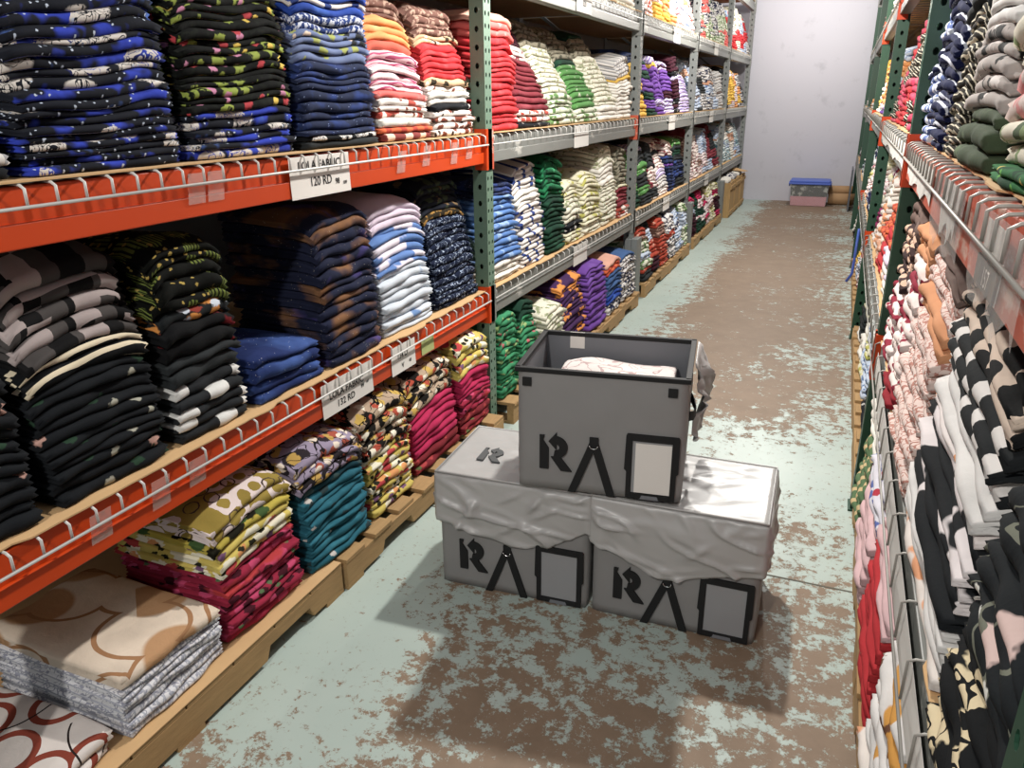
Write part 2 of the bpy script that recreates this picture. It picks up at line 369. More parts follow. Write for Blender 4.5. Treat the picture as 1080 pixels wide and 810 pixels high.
# ------------------------------------------------------------------ the setting
XL, XR = -1.54, 0.216                       # aisle faces of the two racks
YB = 14.0
t = NT('worn_painted_concrete', .5, 0, .35); p = t.obj()
xyz = t.sep(p)
fine = t.noise(p, 13, 14, .80, .1); big = t.noise(p, 1.6, 3, .5)
walk = t.math('MULTIPLY', t.ramp(t.math('ABSOLUTE', t.math('ADD', xyz[0], .52)), .85, .25), t.ramp(xyz[1], 3.0, 5.2))
m1 = t.math('ADD', fine, t.math('MULTIPLY', t.math('SUBTRACT', big, .5), .34))
m1 = t.math('ADD', m1, t.math('MULTIPLY', walk, .13))
near_right = t.math('MULTIPLY', t.ramp(xyz[0], -.9, -.15), t.ramp(xyz[1], 3.0, 2.0))
m1 = t.math('ADD', m1, t.math('MULTIPLY', near_right, .05))
left_edge = t.math('MULTIPLY', t.ramp(xyz[0], -.95, -1.3), -.09)
m1 = t.math('ADD', m1, left_edge)
band = t.math('MULTIPLY', t.ramp(t.math('ABSOLUTE', t.math('SUBTRACT', xyz[1], 3.6)), .75, .25), -.07)
m1 = t.math('ADD', m1, band)
m1 = t.math('ADD', m1, t.math('MULTIPLY', t.ramp(xyz[1], 1.75, 1.1), .06))
wear = t.ramp(m1, .508, .535)
speck = t.math('MULTIPLY', t.ramp(t.noise(p, 34, 6, .7), .615, .64), t.ramp(t.noise(p, 2.4, 3), .42, .58))
wear = t.math('MAXIMUM', wear, speck)
paint = t.mix(t.noise(p, 2.2, 4), lin('#9aaaa3'), lin('#b2beb7'))
conc = t.mix(t.noise(p, 6, 6, .7), lin('#6c5a49'), lin('#917d69'))
paint = t.mix(t.ramp(t.noise(t.vm('MULTIPLY', p, (1, 1, 1)), 26, 5, .8), .60, .66), paint, lin('#8a8376'))
t.color(t.mix(wear, paint, conc))
t.put(t.b.inputs['Roughness'], t.mix(wear, (.42,) * 3 + (1,), (.62,) * 3 + (1,)))
t.bump(wear, .25, -.004)
m_floor = t.m
f = MB(); f.box(-2.9, 1.6, -2.5, YB + .1, -.1, 0); tag(f.build('floor', m_floor), kind='structure')
s = MB(); s.box(-1.46, .26, 2.575, 2.583, .0003, .0012); tag(s.build('trim_1', simple('floor_joint', '#5d5a50', .8)), kind='structure')
t = NT('back_wall_paint', .7, 0, .2); p = t.obj()
t.color(t.mix(t.ramp(t.noise(p, 3.5, 6, .65), .58, .75), lin('#bdbcc4'), lin('#a9a8b0')))
m_wall = t.m
f = MB(); f.box(-2.9, 1.6, YB, YB + .1, 0, 4.6); tag(f.build('wall_back', m_wall), kind='structure')
m_side = simple('side_wall_paint', '#6a6a6a', .9)
f = MB(); f.box(-2.95, -2.85, -2.5, YB, 0, 4.6); tag(f.build('wall_left', m_side), kind='structure')
f = MB(); f.box(1.5, 1.6, -2.5, YB, 0, 4.6); tag(f.build('wall_right', m_side), kind='structure')

# ------------------------------------------------------------------ pallet racks
PW, PD = .076, .070                          # post width along the aisle, depth
def holed_strip(mb, org, ua, ub, width, length, cols, pitch=.0508, r=.0085, thick=.004):
    """flat steel strip with punched holes: width along ua, length along ub; real holes with depth"""
    org, ua, ub = Vector(org), Vector(ua), Vector(ub); nn = ua.cross(ub).normalized()
    n = int(length / pitch); cw = width / cols
    for i in range(n):
        for c in range(cols):
            a0, b0 = c * cw, i * pitch; ac, bc = a0 + cw / 2, b0 + pitch / 2
            out = [(a0, b0), (a0 + cw / 2, b0), (a0 + cw, b0), (a0 + cw, bc), (a0 + cw, b0 + pitch), (ac, b0 + pitch), (a0, b0 + pitch), (a0, bc)]
            inn = [(ac + r * math.cos(math.pi * (1.25 + k * .25)), bc + r * 1.35 * math.sin(math.pi * (1.25 + k * .25))) for k in range(8)]
            V = [org + ua * a + ub * b for a, b in out + inn] + [org + ua * a + ub * b - nn * thick for a, b in inn]
            mb.add(V, [(k, (k + 1) % 8, 8 + (k + 1) % 8, 8 + k) for k in range(8)] + [(8 + k, 8 + (k + 1) % 8, 16 + (k + 1) % 8, 16 + k) for k in range(8)])
    rest = n * pitch
    if length - rest > .001:
        mb.add([org + ub * rest, org + ua * width + ub * rest, org + ua * width + ub * length, org + ub * length], [(0, 1, 2, 3)])
def upright(side, y, h, mat, label, guard=False, fine=True):
    xf = XL if side == 'L' else XR; d = -1 if side == 'L' else 1
    t = thing('upright_frame', label, 'rack upright', (xf, y, 0))
    for front in (True, False):
        x0 = 0 if front else d * 1.0
        mb = MB()
        if front and fine:
            if d < 0: holed_strip(mb, (x0, -PW / 2, 0), (0, 1, 0), (0, 0, 1), PW, h, 2)
            else: holed_strip(mb, (x0, PW / 2, 0), (0, -1, 0), (0, 0, 1), PW, h, 2)
            for yy, sg in ((-PW / 2, 1), (PW / 2, -1)):
                xa, xb = (x0 - PD, x0) if d < 0 else (x0, x0 + PD)
                if sg > 0: holed_strip(mb, (xa, yy, 0), (1, 0, 0), (0, 0, 1), PD, h, 1, pitch=.0762, r=.010)
                else: mb.add([(xa, yy, 0), (xb, yy, 0), (xb, yy, h), (xa, yy, h)], [(0, 1, 2, 3)])
            xk = x0 + d * PD
            mb.add([(xk, -PW / 2, 0), (xk, -PW / 2 + .02, 0), (xk, -PW / 2 + .02, h), (xk, -PW / 2, h)], [(0, 1, 2, 3)])
            mb.add([(xk, PW / 2, 0), (xk, PW / 2 - .02, 0), (xk, PW / 2 - .02, h), (xk, PW / 2, h)], [(0, 1, 2, 3)])
            mb.add([(x0 + d * .03, -PW / 2 + .004, 0), (x0 + d * .03, PW / 2 - .004, 0), (x0 + d * .03, PW / 2 - .004, h), (x0 + d * .03, -PW / 2 + .004, h)], [(0, 1, 2, 3)])
        else:
            xa, xb = sorted((x0, x0 + d * PD)); mb.box(xa, xb, -PW / 2, PW / 2, 0, h)
        mb.build('post', mat, t)
        fp = MB(); xa, xb = sorted((x0 + (-d * .008), x0 + d * (PD + .03))); fp.box(xa, xb, -PW / 2 - .012, PW / 2 + .012, 0, .008); fp.build('foot_plate', mat, t)
    br = MB(); zz = [.15, .9, 1.65, 2.4]
    for z in zz: br.box(*sorted((d * PD, d * 1.0)), -.015, .015, z, z + .04)
    br.build('horizontal_brace', mat, t)
    br = MB()
    for a, b in zip(zz[:-1], zz[1:]): br.tube([(d * PD, 0, a + .05), (d * 1.0, 0, b)], .016, 4)
    br.build('diagonal_brace', mat, t)
    if guard:
        g = MB(); xa, xb = sorted((-d * .06, -d * .004)); g.box(xa, xb, -.075, .075, .002, .55)
        g.box(*sorted((-d * .004, d * .05)), -.075, -.060, .002, .55); g.build('post_guard', mat, t, bevel=.006)
    return t
LPOST = [.70, 3.45, 6.37, 8.86, 11.36, 13.78]
RPOST = [.665, 3.24, 5.9, 8.55, 11.2, 13.8]
names = ['near the camera', 'at the end of the orange beams', 'second from the orange bay', 'third from the orange bay', 'fourth from the orange bay', 'against the back wall']
for i, y in enumerate(LPOST):
    upright('L', y, 3.4, m_green if i < 2 else m_greypost, ('green' if i < 2 else 'grey') + ' perforated rack upright on the left, ' + names[i], guard=i in (2, 3, 4), fine=i > 0)
rn = ['in the right foreground corner', 'on the right beside navy fabrics', 'on the right behind red fabrics', 'on the right, fourth along', 'on the right, fifth along', 'on the right against back wall']
for i, y in enumerate(RPOST):
    upright('R', y, 3.4, m_green2, 'dark green perforated rack upright ' + rn[i], fine=i < 3)
LEVEL = [.745, 1.49, 2.25]                   # beam tops
def beam(side, y0, y1, ztop, mat, label, capmat=None, h=.124, name='shelf_beam'):
    """step beam across a bay, front and rear member plus end connectors"""
    xf = XL if side == 'L' else XR; d = -1 if side == 'L' else 1
    t = thing(name, label, 'shelf beam', (xf, (y0 + y1) / 2, ztop - h)); hw = (y1 - y0) / 2 - PW / 2 - .002
    for nm, xo in (('front_member', .018), ('rear_member', 1.01)):
        mb = MB(); x0, x1 = sorted((d * xo, d * (xo + .05)))
        mb.box(x0, x1, -hw + .004, hw - .004, 0, h)
        if nm == 'front_member':                          # rolled lip along the bottom edge and the top edge
            lip = sorted((d * (xo - .011), d * (xo + .01))); mb.box(*lip, -hw + .004, hw - .004, 0, .052)
        mb.build(nm, mat, t, bevel=.003)
    for sg in (-1, 1):
        mb = MB(); x0, x1 = sorted((d * -.004, d * .055)); y = sg * hw
        mb.box(*sorted((d * -.006, d * .0)), min(y, y + sg * .062), max(y, y + sg * .062), -.03, h + .03)
        mb.box(x0, x1, *sorted((y - sg * .004, y + sg * .001)), -.03, h + .03)
        mb.build('end_connector', capmat or mat, t)
    return t
def wires(side, y0, y1, ztop, label, pitch, bar_drop=.042, r=.0028, inner=.35):
    """waterfall wire deck: cross wires run over the beam and hang down to a front bar"""
    xf = XL if side == 'L' else XR; d = -1 if side == 'L' else 1
    mb = MB(); n = int((y1 - y0) / pitch); zt = ztop + r + .0005
    ya, yb = y0 + .05, y1 - .05
    fx = d * -.004 + xf
    for k in range(n + 1):
        y = ya + (yb - ya) * k / n
        mb.tube([(xf + d * inner, y, zt), (xf + d * .025, y, zt), (xf + d * .008, y, zt - .001), (fx, y, zt - .008), (fx, y, ztop - bar_drop)], r, 5)
    mb.tube([(fx - d * r * 1.7, ya - .02, ztop - bar_drop), (fx - d * r * 1.7, yb + .02, ztop - bar_drop)], r * 1.15, 5)
    for xo in (.12, .30): mb.tube([(xf + d * xo, ya, zt - r * 2), (xf + d * xo, yb, zt - r * 2)], r, 5)
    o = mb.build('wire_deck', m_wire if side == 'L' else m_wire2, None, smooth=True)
    return tag(o, label, 'wire deck')
def card(side, y0, y1, ztop, label, back=1.06, edge=.006, wav=.006, mat=None, th=.004):
    """cardboard liner lying on the wires, torn wavy front edge"""
    xf = XL if side == 'L' else XR; d = -1 if side == 'L' else 1; rr = random.Random(int(y0 * 100) + int(ztop * 50))
    n = max(12, int((y1 - y0) / .035)); ya, yb = y0 + .045, y1 - .045; V = []; F = []; dr = 0
    for k in range(n + 1):
        y = ya + (yb - ya) * k / n
        if rr.random() < .18: dr = rr.uniform(-wav, wav * 2.2)
        e = edge + dr + rr.uniform(-.002, .002); droop = .002 + rr.random() * .002
        for z in (0, th):
            V += [(xf + d * e, y, ztop + .0075 + z - droop * 0), (xf + d * back, y, ztop + .0075 + z)]
    for k in range(n):
        a = 4 * k; b = a + 4
        F += [(a, b, b + 1, a + 1), (a + 2, a + 3, b + 3, b + 2), (a, a + 2, b + 2, b)]
    F += [(0, 1, 3, 2), (4 * n, 4 * n + 2, 4 * n + 3, 4 * n + 1)]
    return tag(mesh('cardboard_liner', V, F, mat or m_card), label, 'cardboard')
bayL = ['the nearest bay', 'the second bay', 'the third bay', 'the fourth bay', 'the last bay']
lvl = ['lower', 'middle', 'upper', 'top']
for b in range(5):
    y0, y1 = LPOST[b], LPOST[b + 1]
    for l, z in enumerate(LEVEL + ([3.03] if b >= 3 else [])):
        m = m_orange if b == 0 else m_greybeam
        c = 'orange' if b == 0 else 'grey'
        beam('L', y0, y1, z, m, f'{c} {lvl[l]} shelf beam of {bayL[b]} on the left rack', m if b == 0 else (m_orange2 if b == 1 and l == 1 else None))
        if l < 3: wires('L', y0, y1, z, f'wire deck over the {c} {lvl[l]} beam of {bayL[b]}, left rack', .073 if b == 0 else .1, bar_drop=.040, r=.0036 if b == 0 else .0028)
        card('L', y0, y1, z, f'cardboard liner on {lvl[l]} shelf of {bayL[b]}, left rack', edge=.002 if l == 0 else .006, back=1.06)
for b in range(5):
    y0, y1 = RPOST[b], RPOST[b + 1]
    for l, z in enumerate(LEVEL + ([3.03] if b >= 3 else [])):
        m = m_orange2 if b < 1 and l > 0 else m_greybeam
        c = 'scuffed orange' if b < 1 and l > 0 else 'pale grey'
        beam('R', y0, y1, z, m, f'{c} {lvl[l]} shelf beam of {bayL[b]} on the right rack', m_orange if b < 3 else None)
        if l < 3: wires('R', y0, y1, z, f'wire deck over the {c} {lvl[l]} beam of {bayL[b]}, right rack', .095 if b == 0 and l else .18, bar_drop=.050 if l else .085, r=.0034 if b == 0 and l else .0027, inner=.35 if l else .05)
        card('R', y0, y1, z, f'cardboard liner on {lvl[l]} shelf of {bayL[b]}, right rack', edge=.035 if (b == 0 and l == 1) else .018)

# ------------------------------------------------------------------ pallets on the floor
def pallet(side, y0, y1, xfront, label, depth=1.0, solid=False, notch=None):
    d = -1 if side == 'L' else 1
    t = thing('pallet', label, 'pallet', (xfront, (y0 + y1) / 2, 0), group='wooden pallets under the racks'); L = (y1 - y0) / 2
    for xo in (0, depth / 2 - .02, depth - .04):
        mb = MB(); x0, x1 = sorted((d * xo, d * (xo + .04)))
        if True:
            q = notch or L * .5; w = .12
            prof = [(-L, .017)] + [p for c in (-q, q) for p in ((c - w, .017), (c - w + .02, .060), (c + w - .02, .060), (c + w, .017))] + [(L, .017), (L, .105), (-L, .105)]
        mb.prism(prof, (x0, 0, 0), (0, 1, 0), (0, 0, 1), .04); mb.build('stringer', m_wood, t, bevel=.002)
    n = max(4, int((y1 - y0) / .17)); bw = .12 if not solid else (y1 - y0) / n - .006
    for k in range(n):
        y = -L + bw / 2 + (2 * L - bw) * k / (n - 1); e = 0.0 if solid else random.uniform(-.008, .012)
        mb = MB(); x0, x1 = sorted((d * e, d * depth)); mb.box(x0, x1, y - bw / 2, y + bw / 2, .105, .122); mb.build('deck_board', m_wood, t, bevel=.002)
    for y in (-L + .05, 0, L - .05):
        mb = MB(); x0, x1 = sorted((0, d * depth)); mb.box(x0, x1, y - .05, y + .05, 0, .017); mb.build('bottom_board', m_wood, t)
    return t
pallet('L', .45, 1.915, -1.455, 'long weathered pallet under grey printed and magenta fabrics, left foreground', solid=True, notch=.44)
pallet('L', 1.93, 3.36, -1.445, 'notched pallet under yellow floral fabrics beside the grey bins')
pallet('L', 3.53, 4.85, -1.46, 'pallet behind the green upright under jade green fabrics, left rack')
pallet('L', 4.90, 6.26, -1.44, 'pallet under purple and navy fabrics on the left rack')
pallet('L', 6.55, 8.70, -1.45, 'pallet between two grey post guards on the left rack')
pallet('L', 9.0, 11.2, -1.46, 'pallet under mixed fabrics, farthest pallet of the left rack')
pallet('R', .9, 2.02, .226, 'pallet nearest the camera under the right rack, below orange and white cloth')
pallet('R', 2.04, 3.18, .226, 'pallet under pale pink fabrics on the right rack')
pallet('R', 3.35, 5.78, .222, 'pallet just past the second green upright on the right')
pallet('R', 6.05, 8.4, .222, 'pallet in the third bay of the right rack')
for yy0, yy1, x, lb in ((.5, 1.91, -1.452, 'brown cardboard sheet on the long pallet under grey printed fabrics'),):
    mb = MB(); mb.box(x - .98, x, yy0, yy1, .1223, .1253); tag(mb.build('cardboard_sheet', m_card), lb, 'cardboard')

# ------------------------------------------------------------------ folded fabrics
FULL = ([(0, 1), (.08, .45), (.25, .13), (.5, 0), (.75, .13), (.92, .45), (1, 1)], [(0, 1), (.06, .5), (.24, .12), (.5, .9), (.76, .12), (.94, .5), (1, 1)])
LOW = ([(0, 1), (.22, .15), (.78, .15), (1, 1)], [(0, 1), (.22, .15), (.78, .15), (1, 1)])
class Stack:
    def __init__(s, side, z0, y0, y1, ztop, layers, desc='', end='top', xf=None, depth=.40, lean=.05, sag=.02, tilt=0):
        s.__dict__.update(locals()); del s.__dict__['s']
        s.rr = random.Random(hash((side, round(z0 * 100), round(y0 * 100))) & 0xffff if False else int(y0 * 1000) * 7 + int(z0 * 100) + (3 if side == 'L' else 5))
        r = s.rr
        s.lay = []
        for l in layers:
            m, n = l[0], l[1]; w = l[2] if len(l) > 2 else 1.0
            s.lay += [(m, w)] * n
        N = len(s.lay)
        tot = sum(w for _, w in s.lay); jit = [w * r.uniform(.62, 1.38) for _, w in s.lay]
        k = (ztop - z0) / sum(jit); s.t = [j * k for j in jit]
        s.nz = [[(r.uniform(-.075, .075), r.uniform(.4, 2.2), r.uniform(-1.3, 1.3), r.uniform(0, 6.28)) for _ in range(3)] for _ in range(N)]
        s.sgn = [r.uniform(-1, 1) for _ in range(4)]
    def iface(s, k, a, b):
        """height of the surface under layer k at a (-1..1 along the shelf), b (0 front..1 back)"""
        h = np.full_like(a, s.z0)
        for i in range(k):
            m = 1.0
            for A, fa, fb, ph in s.nz[i]: m = m + A * np.sin(fa * a * 1.8 + fb * b * 3 + ph)
            edge = 1 - .05 * np.clip((np.abs(a) - .6) / .4, 0, 1) ** 2 - .05 * np.clip(1 - b * 6, 0, 1) ** 2
            h = h + s.t[i] * m * edge
        g = k / max(1, len(s.lay))
        h = h + g * (s.tilt * a + s.sag * .5 * (s.sgn[0] * a + .7 * s.sgn[1] * np.sin(a * 2.0 + s.sgn[2])))
        return h
    def build(s, k, lod):
        r = random.Random(int(s.y0 * 977) + k * 31 + int(s.z0 * 10))
        d = 1 if s.side == 'L' else -1                        # front faces +X on the left rack
        xf = s.xf if s.xf is not None else (-1.585 if s.side == 'L' else .25)
        g = (s.iface(k, np.zeros(1), np.zeros(1))[0] - s.z0) / .6
        xfr = xf - d * s.lean * max(0, g) ** 1.5 + d * r.uniform(-.009, .009)
        na, nb = ((15, 6), (6, 3))[lod]
        prof = (FULL, LOW)[lod]
        W2 = (s.y1 - s.y0) / 2 - .004 - r.uniform(0, .012); yc = (s.y0 + s.y1) / 2 + r.uniform(-.005, .005)
        D = s.depth + r.uniform(-.02, .02); t = s.t[k]; rad = t * .5
        A = np.linspace(-1, 1, na + 1); Bq = np.array([0, .06, .2, .45, .75, .92, 1.0]) if lod == 0 else np.linspace(0, 1, nb + 1)
        ph = [r.uniform(0, 6.28) for _ in range(4)]; tw = r.uniform(-.008, .008)
        def pos(a, b, inset):
            bb = 2 * b - 1
            a2 = a * np.sqrt(1 - .05 * bb ** 4); b2 = (bb * np.sqrt(1 - .05 * a ** 4) + 1) / 2
            y = yc + a2 * (W2 - inset) + .004 * np.sin(b * 5 + ph[0])
            x = xfr - d * (inset + b2 * (D - 2 * inset)) + .0045 * np.sin(a * 4 + ph[1]) + .003 * np.sin(a * 9 + ph[2]) + tw * a
            return x, y
        V = []; UV = []; F = []; ou, ov = r.uniform(0, 40), r.uniform(0, 40)
        # caps
        aa, bb = np.meshgrid(A, Bq, indexing='ij'); a, b = aa.ravel(), bb.ravel()
        x, y = pos(a, b, rad)
        zt = s.iface(k + 1, a, b); zb = s.iface(k, a, b)
        sag_in = .0006
        top0 = 0; n1 = len(Bq)
        V += list(zip(x, y, zt - sag_in)); UV += list(zip(y + ou, x + ov))
        bot0 = len(V)
        V += list(zip(x, y, zb + sag_in)); UV += list(zip(y + ou, x + ov + .4))
        for i in range(na):
            for j in range(nb):
                q = (i * n1 + j, (i + 1) * n1 + j, (i + 1) * n1 + j + 1, i * n1 + j + 1)
                F.append(q if d < 0 else q[::-1]); F.append(tuple(bot0 + v for v in (q[::-1] if d < 0 else q)))
        # perimeter
        loop = [(i, 0) for i in range(na)] + [(na, j) for j in range(nb)] + [(i, nb) for i in range(na, 0, -1)] + [(0, j) for j in range(nb, 0, -1)]
        la = np.array([A[i] for i, j in loop]); lb = np.array([Bq[j] for i, j in loop])
        lt = s.iface(k + 1, la, lb) - sag_in; lo = s.iface(k, la, lb) + sag_in
        front = np.array([1.0 if j in (0, nb) and 0 < i < na else (.5 if j in (0, nb) else 0.0) for i, j in loop])
        sx = np.array([d if j == 0 else (-d if j == nb else 0) for i, j in loop], float); sy = np.array([1 if i == na else (-1 if i == 0 else 0) for i, j in loop], float)
        rings = [[top0 + i * n1 + j for i, j in loop]]
        for q in range(1, len(prof[0]) - 1):
            ins = rad * (front * prof[0][q][1] + (1 - front) * prof[1][q][1]); zf = front * prof[0][q][0] + (1 - front) * prof[1][q][0]
            x, y = pos(la, lb, ins); z = lt + (lo - lt) * zf; drop = (lt - z)
            base = len(V); V += list(zip(x, y, z)); UV += list(zip(y + sy * drop + ou, x + sx * drop + ov)); rings.append(list(range(base, base + len(loop))))
        rings.append([bot0 + i * n1 + j for i, j in loop])
        nL = len(loop)
        for r0, r1 in zip(rings[:-1], rings[1:]):
            for i in range(nL):
                q = (r0[i], r1[i], r1[(i + 1) % nL], r0[(i + 1) % nL]); F.append(q if d < 0 else q[::-1])
        return V, F, UV
    def area(s, k):
        xf = s.xf if s.xf is not None else (-1.585 if s.side == 'L' else .25)
        z = s.z0 + sum(s.t[:k]); t = s.t[k]; pts = []; n = 12; tot = 0
        for i in range(n):
            y = s.y0 + (s.y1 - s.y0) * (i + .5) / n
            if y < .3: continue
            p = project((xf, y, z + t / 2))
            if not (0 <= p[0] <= 1080 and 0 <= p[1] <= 810): continue
            a = np.array(project((xf, y, z))); b_ = np.array(project((xf, y, z + t))); c = np.array(project((xf, y + (s.y1 - s.y0) / n, z)))
            tot += abs((b_ - a)[0] * (c - a)[1] - (b_ - a)[1] * (c - a)[0])
        if k == len(s.lay) - 1: tot *= 2.5
        return tot
ST = []
def stack(*a, **k): ST.append(Stack(*a, **k))
Z1, Z2, Z3, ZG = LEVEL[0] + .0125, LEVEL[1] + .0125, LEVEL[2] + .0125, .1262
UPL = 'upper left shelf'
# ---- left, nearest bay, upper shelf
stack('L', Z2, .93, 1.13, 1.615, [('blackfloral', 1), ('whitegrey', 2), ('blackmix', 1), ('cream', 1)], 'the short stack at far left, upper shelf', xf=-1.575)
stack('L', Z2, 1.145, 1.605, 1.93, [('bluefloral', 20)], 'the wide blue stack, upper left shelf', 'bottom', xf=-1.575, sag=.05)
stack('L', Z2, 1.615, 2.075, 1.95, [('bluefloral', 6), ('blackgreen', 14)], 'the black-green stack, upper left shelf', 'bottom', xf=-1.575, lean=.03, sag=.05)
stack('L', Z2, 2.085, 2.545, 2.0, [('charcoal', 1), ('blackleaf', 1), ('navy', 9), ('periwinkle', 4), ('bluetweed', 2), ('royalblue', 1), ('whitestripe', 1), ('royalblue', 1)], 'the navy stack, upper left shelf', 'bottom', xf=-1.57, lean=.03, sag=.04)
stack('L', Z2, 2.555, 2.96, 2.03, [('maroon_check', 1), ('orange_check', 1), ('ivory', 1), ('redwhite', 3), ('salmon', 1), ('pinkstripe', 6), ('terracotta', 1, 1.2), ('orange', 3, 1.2), ('brown', 3)], 'the pink-orange stack, upper left shelf', 'bottom', xf=-1.57, lean=.16, sag=.03)
stack('L', Z2, 2.97, 3.385, 2.03, [('brownfloral', 4), ('blackmix', 1), ('ivory', 2), ('redwhite', 1), ('tan_floral', 1), ('red', 6), ('tan_floral', 2), ('brown', 4)], 'the red stack left of green upright', 'bottom', xf=-1.57, lean=.16, sag=.03)
# ---- middle shelf
stack('L', Z1, .74, 1.03, 1.15, [('blackfloral', 11)], 'the leftmost black stack, lower shelf', xf=-1.575, lean=.05)
stack('L', Z1, 1.04, 1.405, 1.335, [('blackfloral', 11), ('creamedge', 2, 1.1), ('check', 5, 1.35)], 'the tall black stack, lower left shelf', xf=-1.575, lean=.08, sag=.03)
stack('L', Z1, 1.42, 1.72, 1.31, [('blackwhite_band', 5), ('charcoal', 2, 1.1), ('blackred', 2, 1.2), ('orangefloral', 1, 1.3), ('darkleaf', 5)], 'the second black stack, lower left shelf', xf=-1.575, lean=.03, sag=.02)
stack('L', Z1, 1.735, 2.10, .905, [('bluegalaxy', 4)], 'the low blue stack, lower left shelf', xf=-1.575)
stack('L', Z1, 2.115, 2.485, 1.30, [('browngalaxy', 15)], 'the brown-navy stack, lower left shelf', xf=-1.57, lean=.05)
stack('L', Z1, 2.495, 2.93, 1.29, [('whiteblue', 9), ('bluewhite', 6), ('lilac', 3)], 'the pale blue stack, lower left shelf', xf=-1.58, lean=.06, sag=.02)
stack('L', Z1, 2.945, 3.385, 1.33, [('navyfloral', 13), ('darkgold', 1), ('darkfloral', 5)], 'the navy floral stack, lower left shelf', xf=-1.575, lean=.12)
# ---- floor pallets
stack('L', ZG, .50, 1.005, .185, [('whitering', 2)], 'the two in the near left corner', xf=-1.50, depth=.6, lean=0)
stack('L', ZG, 1.02, 1.395, .325, [('greyprint', 7, .85), ('beigering', 1, 1.5)], 'the grey stack on the floor pallet', xf=-1.485, depth=.5, lean=.03)
stack('L', ZG, 1.405, 1.775, .56, [('magenta', 9), ('yellowfloral', 3), ('yellowblack', 1), ('mustard', 2, 1.3)], 'the magenta stack on the floor pallet', xf=-1.49, lean=.06, depth=.42)
stack('L', ZG, 1.79, 2.175, .56, [('teal', 11), ('darkteal', 1), ('purplefloral', 3, 1.2)], 'the teal stack on floor pallets', xf=-1.485, lean=.04, depth=.42)
stack('L', ZG, 2.19, 2.55, .57, [('yellowfloral', 9), ('darkyellow', 4, 1.3)], 'the yellow stack on the notched pallet', xf=-1.495, lean=.06, depth=.42)
stack('L', ZG, 2.565, 3.0, .575, [('darkred', 2), ('hotpink', 6), ('darkyellow', 3, 1.2)], 'the pink stack behind yellow florals', xf=-1.51, lean=.08, depth=.42)
stack('L', ZG, 3.015, 3.375, .60, [('darkred', 3), ('magenta', 3), ('hotpink', 4), ('yellowfloral', 4)], 'the magenta stack beside green upright', xf=-1.51, lean=.02, depth=.42)
# ---- left, second bay
XB = -1.565
stack('L', Z2, 3.505, 3.90, 2.04, [('red', 16), ('salmon', 2), ('peach', 1)], 'the red stack right of green upright', xf=XB, lean=.05)
stack('L', Z2, 3.915, 4.41, 2.06, [('blackmix', 1), ('redwhite', 2), ('maroon', 9), ('redflower', 3), ('plum', 3), ('magentaplain', 1)], 'the maroon stack, second bay upper shelf', xf=XB, lean=.30, sag=.05)
stack('L', Z2, 4.425, 4.88, 2.09, [('greenwhite', 6), ('creamgreen', 10), ('darkcream', 4)], 'the cream-green stack, second bay upper shelf', xf=XB, lean=.33, sag=.05)
stack('L', Z2, 4.895, 5.40, 2.08, [('greenwhite', 3), ('green', 9), ('darkgreen', 1), ('darkcream', 6)], 'the leaf green stack, second bay upper shelf', xf=XB, lean=.38, sag=.05)
stack('L', Z2, 5.415, 5.87, 2.09, [('ivory', 3), ('creamgreen', 11), ('darkcream', 3), ('darkgreen', 1)], 'the cream stack, second bay upper shelf', xf=XB, lean=.33, sag=.05)
stack('L', Z2, 5.885, 6.30, 1.95, [('ivory', 10), ('gold', 1), ('whitegrey', 5)], 'the ivory stack, second bay upper shelf', xf=XB, lean=.1, sag=.03)
stack('L', Z1, 3.505, 3.93, 1.27, [('ivory', 4), ('skyblue', 12), ('navy', 3)], 'the blue stack, second bay lower shelf', xf=XB, lean=.07)
stack('L', Z1, 3.945, 4.335, 1.335, [('whitestripe', 14), ('ivory', 3), ('whitestripe', 5)], 'the white-navy striped stack, second bay', xf=XB, lean=.1)
stack('L', Z1, 4.35, 4.71, 1.345, [('darkgreen', 12), ('emerald', 7)], 'the dark green stack, second bay', xf=XB, lean=.05)
stack('L', Z1, 4.725, 5.08, 1.16, [('creamyellow', 3), ('blackmix', 2), ('creamgreen', 4), ('creamyellow', 4)], 'the low cream-yellow stack, second bay', xf=XB, lean=.1)
stack('L', Z1, 5.095, 5.54, 1.18, [('creamgreen', 3), ('creamyellow', 12)], 'the yellow-cream stack, second bay', xf=XB, lean=.08)
stack('L', Z1, 5.555, 5.96, 1.34, [('creamgreen', 11), ('ivory', 4), ('creamgreen', 4)], 'the tall cream stack, second bay', xf=XB, lean=.08)
stack('L', Z1, 5.975, 6.30, 1.31, [('redwhite', 3), ('maroon', 5), ('creamyellow', 1), ('darkcream', 9)], 'the red-olive stack beside grey upright', xf=XB, lean=.06)
stack('L', ZG, 3.53, 3.78, .60, [('jade', 16)], 'the left jade stack behind green upright', xf=-1.52, lean=.03)
stack('L', ZG, 3.79, 4.05, .61, [('jade', 14), ('darkgreen', 3)], 'the right jade stack behind green upright', xf=-1.50, lean=.05)
stack('L', ZG, 4.065, 4.40, .50, [('creamgreen', 12)], 'the cream-green stack behind open bin', xf=-1.46, lean=.02)
stack('L', ZG, 4.41, 4.87, .585, [('purpleorange', 14)], 'the purple-orange stack behind open bin', xf=-1.47, lean=.06)
stack('L', ZG, 4.915, 5.37, .58, [('purple', 14)], 'the purple stack on floor pallet', xf=-1.46, lean=.06)
stack('L', ZG, 5.38, 5.79, .54, [('navywhite', 3), ('royalblue', 2), ('blueslate', 6), ('orange_check', 2), ('peach', 1)], 'the slate blue stack on floor pallet', xf=-1.46, lean=.05)
stack('L', ZG, 5.80, 6.24, .50, [('navywhite', 13), ('blueslate', 1)], 'the navy-white stack on floor pallet', xf=-1.46, lean=.05)
